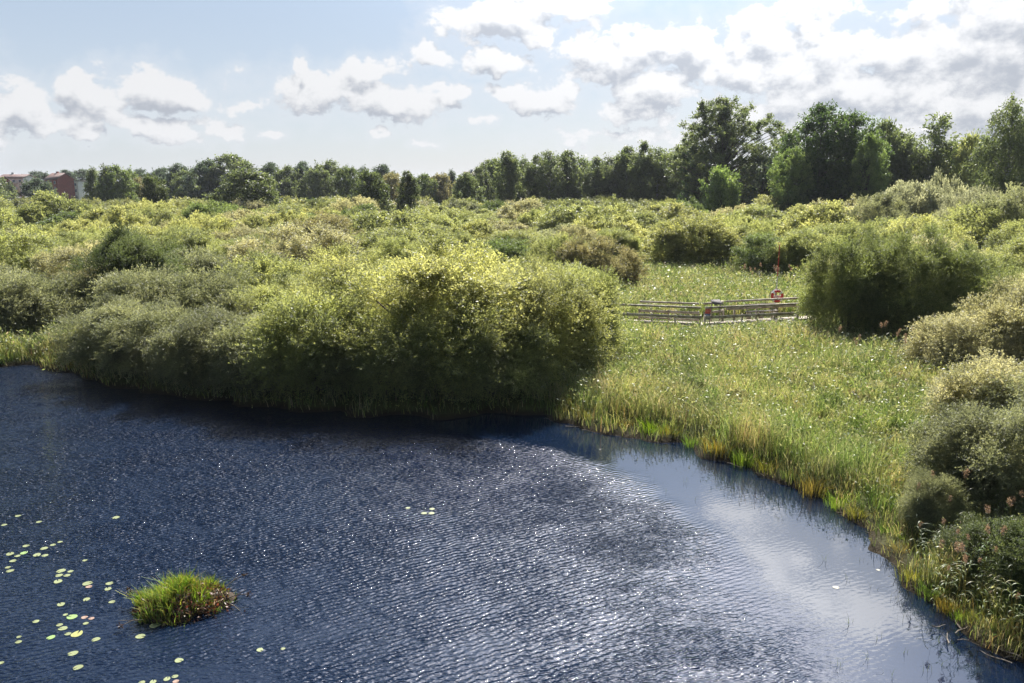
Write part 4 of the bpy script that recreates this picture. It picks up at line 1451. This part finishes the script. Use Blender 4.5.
def boardwalk():
    DZ = .42
    root = empty('boardwalk', (10.8, 45.6, 0))
    tag(root, 'weathered grey wooden boardwalk with railings, bending and widening to a platform in the meadow', 'boardwalk')
    off = np.array([10.8, 45.6, 0])

    def part(name, a, mat=WOOD):
        me = a.mesh(name, mat)
        o = link(name, me, root)
        return o

    def shift(p): return np.array(p, float) - off
    L0, V0, R0 = (1.8, 47.0), (10.82, 44.5), (20.2, 47.0)
    BL, BV, BP, BR = (2.2, 48.4), (11.2, 46.0), (12.6, 46.95), (20.6, 49.2)
    # decks of planks laid across, small gaps
    def deck(name, f0, f1, b0, b1):
        a = Acc()
        Lm = math.hypot(f1[0] - f0[0], f1[1] - f0[1])
        n = int(Lm / .145)
        rng = random.Random(3)
        for i in range(n):
            t0, t1 = (i + .04) / n, (i + .96) / n
            p = [lerp(f0, f1, t0), lerp(f0, f1, t1), lerp(b0, b1, t1), lerp(b0, b1, t0)]
            dz = rng.uniform(-.003, .003)
            V = [(*shift((q[0], q[1], DZ + dz)),) for q in p] + [(*shift((q[0], q[1], DZ - .04 + dz)),) for q in p]
            a.add(np.array(V), np.array([(0, 1, 2, 3), (7, 6, 5, 4), (0, 4, 5, 1), (1, 5, 6, 2), (2, 6, 7, 3), (3, 7, 4, 0)]), rng.random())
        part(name, a)
    deck('deck', L0, V0, BL, BV)
    deck('deck', (10.84, 44.5), R0, BV, BR)
    # edge boards
    for p, q in ((L0, V0), (V0, R0)):
        a = Acc()
        a.beam(shift((p[0], p[1] - .05, DZ - .09)), shift((q[0], q[1] - .05, DZ - .11)), .05, .19)
        part('edge_board', a)

    def rail_run(p, q, posts, rails=(1.1, .56), toe=True, top_w=.13):
        for t in posts:
            c = lerp(p, q, t)
            a = Acc()
            a.box(shift((c[0], c[1], .30)), (.09, .09, 1.56), math.atan2(q[1] - p[1], q[0] - p[0]))
            part('post', a)
        for i, hgt in enumerate(rails):
            a = Acc()
            dy = -.075
            if i == 0: a.beam(shift((*p, DZ + hgt)), shift((*q, DZ + hgt)), top_w, .10)
            else: a.beam(shift((p[0], p[1] + dy, DZ + hgt)), shift((q[0], q[1] + dy, DZ + hgt)), .035, .15)
            part('handrail' if i == 0 else 'mid_rail', a)
        if toe:
            a = Acc()
            a.beam(shift((p[0], p[1] - .075, DZ + .16)), shift((q[0], q[1] - .075, DZ + .16)), .035, .10)
            part('low_rail', a)
    rail_run(lerp(L0, V0, .2), lerp(L0, V0, .985), [0, .22, .44, .63, .81, 1.0])
    rail_run(lerp(V0, R0, .012), lerp(V0, R0, .95), [0, .26, .49, .66, .82, 1])
    rail_run(lerp(BL, BV, .60), lerp(BL, BV, .97), [0, .5, 1])
    rail_run(BV, BP, [1.0], toe=False)
    rail_run((12.75, 46.98), (17.6, 48.4), [.12, .42, .70, 1.0], rails=(1.1, .66), toe=True)
    # bearers under the deck
    for p, q in ((L0, V0), (V0, R0)):
        for t in (.1, .35, .6, .85):
            c = lerp(p, q, t)
            a = Acc()
            a.box(shift((c[0], c[1] + .25, .12)), (.14, .14, .64))
            part('support', a)


boardwalk()

# bench along the back rail
def bench():
    root = empty('bench', (14.9, 47.0, .5), math.atan2(1.42, 4.85))
    tag(root, 'weathered wooden bench with three block legs against the back railing of the platform', 'bench')
    a = Acc(); a.box((0, 0, .44), (2.1, .34, .05)); link('seat', a.mesh('seat', WOOD), root)
    for x in (-.85, 0, .85):
        a = Acc(); a.box((x, 0, .205), (.14, .30, .41)); link('leg', a.mesh('bench_leg', WOOD), root)
    a = Acc(); a.box((0, .19, .80), (2.1, .035, .14)); 
    link('backrest', a.mesh('backrest', WOOD), root)
    for x in (-.85, .85):
        a = Acc(); a.box((x, .16, .60), (.07, .04, .50)); link('back_post', a.mesh('back_post', WOOD), root)


bench()

RED = plain_mat('red_paint', (.55, .03, .03), .45, 8, .15)
WHITE = plain_mat('white_paint', (.72, .72, .70), .5, 6, .12)
GREYM = plain_mat('grey_metal', (.30, .32, .34), .5, 6, .2, .3)
BLUEP = plain_mat('blue_print', (.16, .22, .34), .4, 14, .35)
REDP = plain_mat('red_print', (.50, .12, .10), .4, 14, .35)
CREAM = plain_mat('pale_print', (.16, .145, .14), .9, 18, .3)


def torus(name, R0, r, a0, a1, mat, parent, seg=14, w=1.0):
    a = Acc()
    P = [np.array([R0 * math.cos(t), 0, R0 * math.sin(t)]) for t in np.linspace(a0, a1, seg)]
    a.tube(P, [r * w] * seg, 10)
    return link(name, a.mesh(name, mat, smooth=True), parent)


def life_ring():
    bx, by = 16.30, 48.75
    st = empty('life_ring_stand', (bx, by, .3))
    tag(st, 'grey post with an arched hanger carrying the red and white life ring', 'stand')
    a = Acc(); a.box((0, .05, .80), (.10, .08, 1.95)); link('post', a.mesh('stand_post', WOOD), st)
    a = Acc()
    a.tube([np.array([.42 * math.cos(t), -.03, 1.25 + .44 * math.sin(t)]) for t in np.linspace(.1, math.pi - .1, 14)], [.025] * 14, 6)
    link('hanger', a.mesh('hanger', GREYM), st)
    a = Acc(); a.box((0, -.012, 1.25), (.62, .03, .16)); link('back_board', a.mesh('back_board', WHITE), st)
    rg = empty('life_ring', (bx, by - .22, 1.62))
    tag(rg, 'red and white life ring hanging on its stand behind the platform railing', 'life ring')
    for k in range(4):
        c = math.pi / 2 * k
        torus('red_section', .31, .078, c - .58, c + .58, RED, rg)
        torus('white_band', .31, .080, c + .58, c + math.pi / 2 - .58, WHITE, rg, 7)
    a = Acc()
    for k in range(4):
        c = math.pi / 2 * k + math.pi / 4
        P = [np.array([(.405 + .02 * math.sin(math.pi * q)) * math.cos(c + q * math.pi / 2), 0, (.405 + .02 * math.sin(math.pi * q)) * math.sin(c + q * math.pi / 2)]) for q in np.linspace(0, 1, 8)]
        a.tube(P, [.010] * 8, 5)
    link('grab_rope', a.mesh('grab_rope', WHITE), rg)
    pl = empty('rescue_pole', (bx + .10, by + .25, .25))
    tag(pl, 'tall thin red pole with a pale lower length standing behind the life ring', 'pole')
    for nm, z0, z1, mt in (('lower_section', 0, 1.65, RED), ('pale_section', 1.65, 2.55, WHITE), ('upper_section', 2.55, 4.45, RED)):
        a = Acc(); a.tube([(0, 0, z0), (0, 0, z1)], [.027, .024], 8)
        a.tube([(0, 0, z1), (0, 0, z1 + .015)], [.020, .002], 8)
        link(nm, a.mesh(nm, mt, smooth=False), pl)
    a = Acc()
    a.tube([np.array([.09 * math.cos(t), 0, 4.53 + .09 * math.sin(t)]) for t in np.linspace(-1.5, 4.6, 12)], [.012] * 12, 5)
    link('hook', a.mesh('hook', RED), pl)


life_ring()


def signs():
    s = empty('information_board', (11.20, 44.95, .5), -.1)
    tag(s, 'small upright board, red above and blue below, beside the corner post of the boardwalk', 'sign')
    a = Acc(); a.box((0, 0, .45), (.30, .03, .34)); link('blue_panel', a.mesh('blue_panel', BLUEP), s)
    a = Acc(); a.box((0, 0, .78), (.30, .03, .32)); link('red_panel', a.mesh('red_panel', REDP), s)
    for x in (-.12, .12):
        a = Acc(); a.box((x, .035, .47), (.05, .04, .94)); link('post', a.mesh('board_post', WOOD), s)
    s = empty('lectern_sign', (11.95, 46.0, .5), .35)
    tag(s, 'pale slanted information panel on two short posts at the back of the boardwalk bend', 'sign')
    a = Acc(); a.beam((0, -.22, 1.02), (0, .20, 1.24), .62, .03); link('panel', a.mesh('panel', CREAM), s)
    for x in (-.3, .3):
        a = Acc(); a.box((x, .05, .56), (.06, .06, 1.12)); link('post', a.mesh('lectern_post', WOOD), s)


signs()


def far_rail():
    x, y = ground(639, 250, 1.4)
    s = empty('wooden_railing', (x, y, .2), .12)
    tag(s, 'short piece of grey wooden railing seen in the gap between bushes behind the meadow', 'railing')
    for z in (1.25, .75):
        a = Acc(); a.beam((-3, 0, z), (3, 0, z), .05, .13); link('rail', a.mesh('far_rail', WOOD), s)
    for xx in (-2.9, -1, 1, 2.9):
        a = Acc(); a.box((xx, .06, .55), (.1, .1, 1.5)); link('post', a.mesh('far_post', WOOD), s)


far_rail()

# ------------------------------------------------------------------ houses
M_RED = plain_mat('red_brick', (.26, .055, .045), .85, 1.5, .3)
M_WH = plain_mat('white_render', (.66, .66, .64), .8, .8, .12)
M_ROOF = plain_mat('red_tiles', (.13, .075, .065), .8, 3, .3)
M_ROOFB = plain_mat('dark_roof', (.17, .14, .13), .8, 3, .3)
M_GLASS = plain_mat('window_glass', (.10, .14, .22), .1, 2, .3)
M_FR = plain_mat('window_frame', (.7, .7, .72), .5, 2, .05)


def house(name, x, y, rz, W, Dp, He, Hr, wall, roofm, label, cols, rows, gable=True, chim=True, extra=None):
    s = empty(name, (x, y, .2), rz)
    tag(s, label, 'house')
    a = Acc(); a.box((0, 0, He / 2), (W, Dp, He))
    if gable:
        V = np.array([(-W / 2, -Dp / 2, He), (-W / 2, Dp / 2, He), (-W / 2, 0, He + Hr), (W / 2, -Dp / 2, He), (W / 2, Dp / 2, He), (W / 2, 0, He + Hr)], float)
        V[:, 0] *= .998
        a.add(V, np.array([(0, 1, 2, 2), (3, 5, 4, 4)])[:, :4])
    me = bpy.data.meshes.new('wall')
    Vs = np.concatenate(a.V); Fq = np.concatenate(a.F)
    me.from_pydata(Vs.tolist(), [], [tuple(dict.fromkeys(f.tolist())) for f in Fq])
    me.materials.append(wall)
    link('wall', me, s)
    a = Acc()
    if gable:
        o_ = .5
        for sg in (-1, 1):
            P = [np.array([-W / 2 - o_, 0, He + Hr + .02]), np.array([W / 2 + o_, 0, He + Hr + .02]), np.array([W / 2 + o_, sg * (Dp / 2 + o_), He - Hr * o_ / (Dp / 2) + .02]), np.array([-W / 2 - o_, sg * (Dp / 2 + o_), He - Hr * o_ / (Dp / 2) + .02])]
            V = np.array(P + [q + np.array([0, 0, .22]) for q in P])
            a.add(V, np.array([(3, 2, 1, 0), (4, 5, 6, 7), (0, 1, 5, 4), (1, 2, 6, 5), (2, 3, 7, 6), (3, 0, 4, 7)]))
    else:
        a.box((0, 0, He + .16), (W + .6, Dp + .6, .3))
    rf = link('roof', a.mesh('roof', roofm), s)
    if chim:
        a = Acc(); a.box((-W * .18, .6, He + Hr * .8 + .5), (.9, .9, 1.6)); a.box((-W * .18, .6, He + Hr * .8 + 1.36), (1.1, 1.1, .14))
        link('chimney', a.mesh('chimney', wall), rf)

    def win(cx, cz, face):
        f = Acc(); g = Acc()
        w, h = 1.25, 1.35
        if face == 'f':
            f.box((cx, -Dp / 2 - .03, cz), (w, .08, h)); g.box((cx, -Dp / 2 - .075, cz), (w - .2, .03, h - .2))
        else:
            f.box((-W / 2 - .03, cx, cz), (.08, w, h)); g.box((-W / 2 - .075, cx, cz), (.03, w - .2, h - .2))
        fo = link('window', f.mesh('window', M_FR), s)
        link('pane', g.mesh('pane', M_GLASS), fo)
    for r_ in range(rows):
        cz = He - 1.5 - r_ * 2.8
        for c_ in range(cols):
            win(-W / 2 + W * (c_ + .5) / cols, cz, 'f')
        for c_ in (-.25, .25):
            win(Dp * c_, cz, 's')
    if extra:
        for r_ in range(rows):
            a = Acc(); a.box((0, -Dp / 2 - .75, He - 2.4 - r_ * 2.8), (W * .5, 1.4, .9)); link('balcony', a.mesh('balcony', extra), s)
    return s


DH = 380.0
house('red_house', at(61, DH), DH, R(-28), 9.0, 8.5, 9.6, 2.6, M_RED, M_ROOF, 'red brick gabled house between the green trees at the far left', 3, 3)
house('white_wing', at(78, DH + 6), DH + 6, R(-12), 8.0, 8.0, 8.6, 1.2, M_WH, M_ROOFB, 'white low-roofed building joined behind the red brick house', 3, 3, gable=False, chim=False)
house('apartment_block', at(19, DH + 20), DH + 20, R(-6), 13.0, 9.0, 10.2, 1.6, M_WH, M_ROOF, 'white apartment block with balconies and a reddish roof at the far left', 4, 3, chim=True, extra=M_WH)
house('red_annex', at(-3, DH), DH, R(-6), 9.0, 8.0, 8.6, 2.2, M_RED, M_ROOF, 'dark red building cut by the left edge beside the white apartment block', 3, 3)
house('pale_house', at(476, 330), 330, R(10), 9.0, 8.0, 10.0, 2.3, M_WH, M_ROOFB, 'pale house with a dark roof just showing over the trees in the middle distance', 3, 3)


# ------------------------------------------------------------------ air
def haze():
    a = Acc(); a.box((0, 500, 14.5), (9600, 10400, 33))
    m = bpy.data.materials.new('haze'); m.use_nodes = True
    nt = m.node_tree
    nt.nodes.remove(nt.nodes['Principled BSDF'])
    pv = nt.nodes.new('ShaderNodeVolumePrincipled')
    pv.inputs['Color'].default_value = (.86, .92, 1, 1)
    pv.inputs['Density'].default_value = HAZE
    pv.inputs['Anisotropy'].default_value = .2
    nt.links.new(pv.outputs[0], nt.nodes['Material Output'].inputs['Volume'])
    o = link('haze', a.mesh('haze', m))
    tag(o, 'thin pale summer haze over the wetland', 'haze', kind='stuff')


haze()
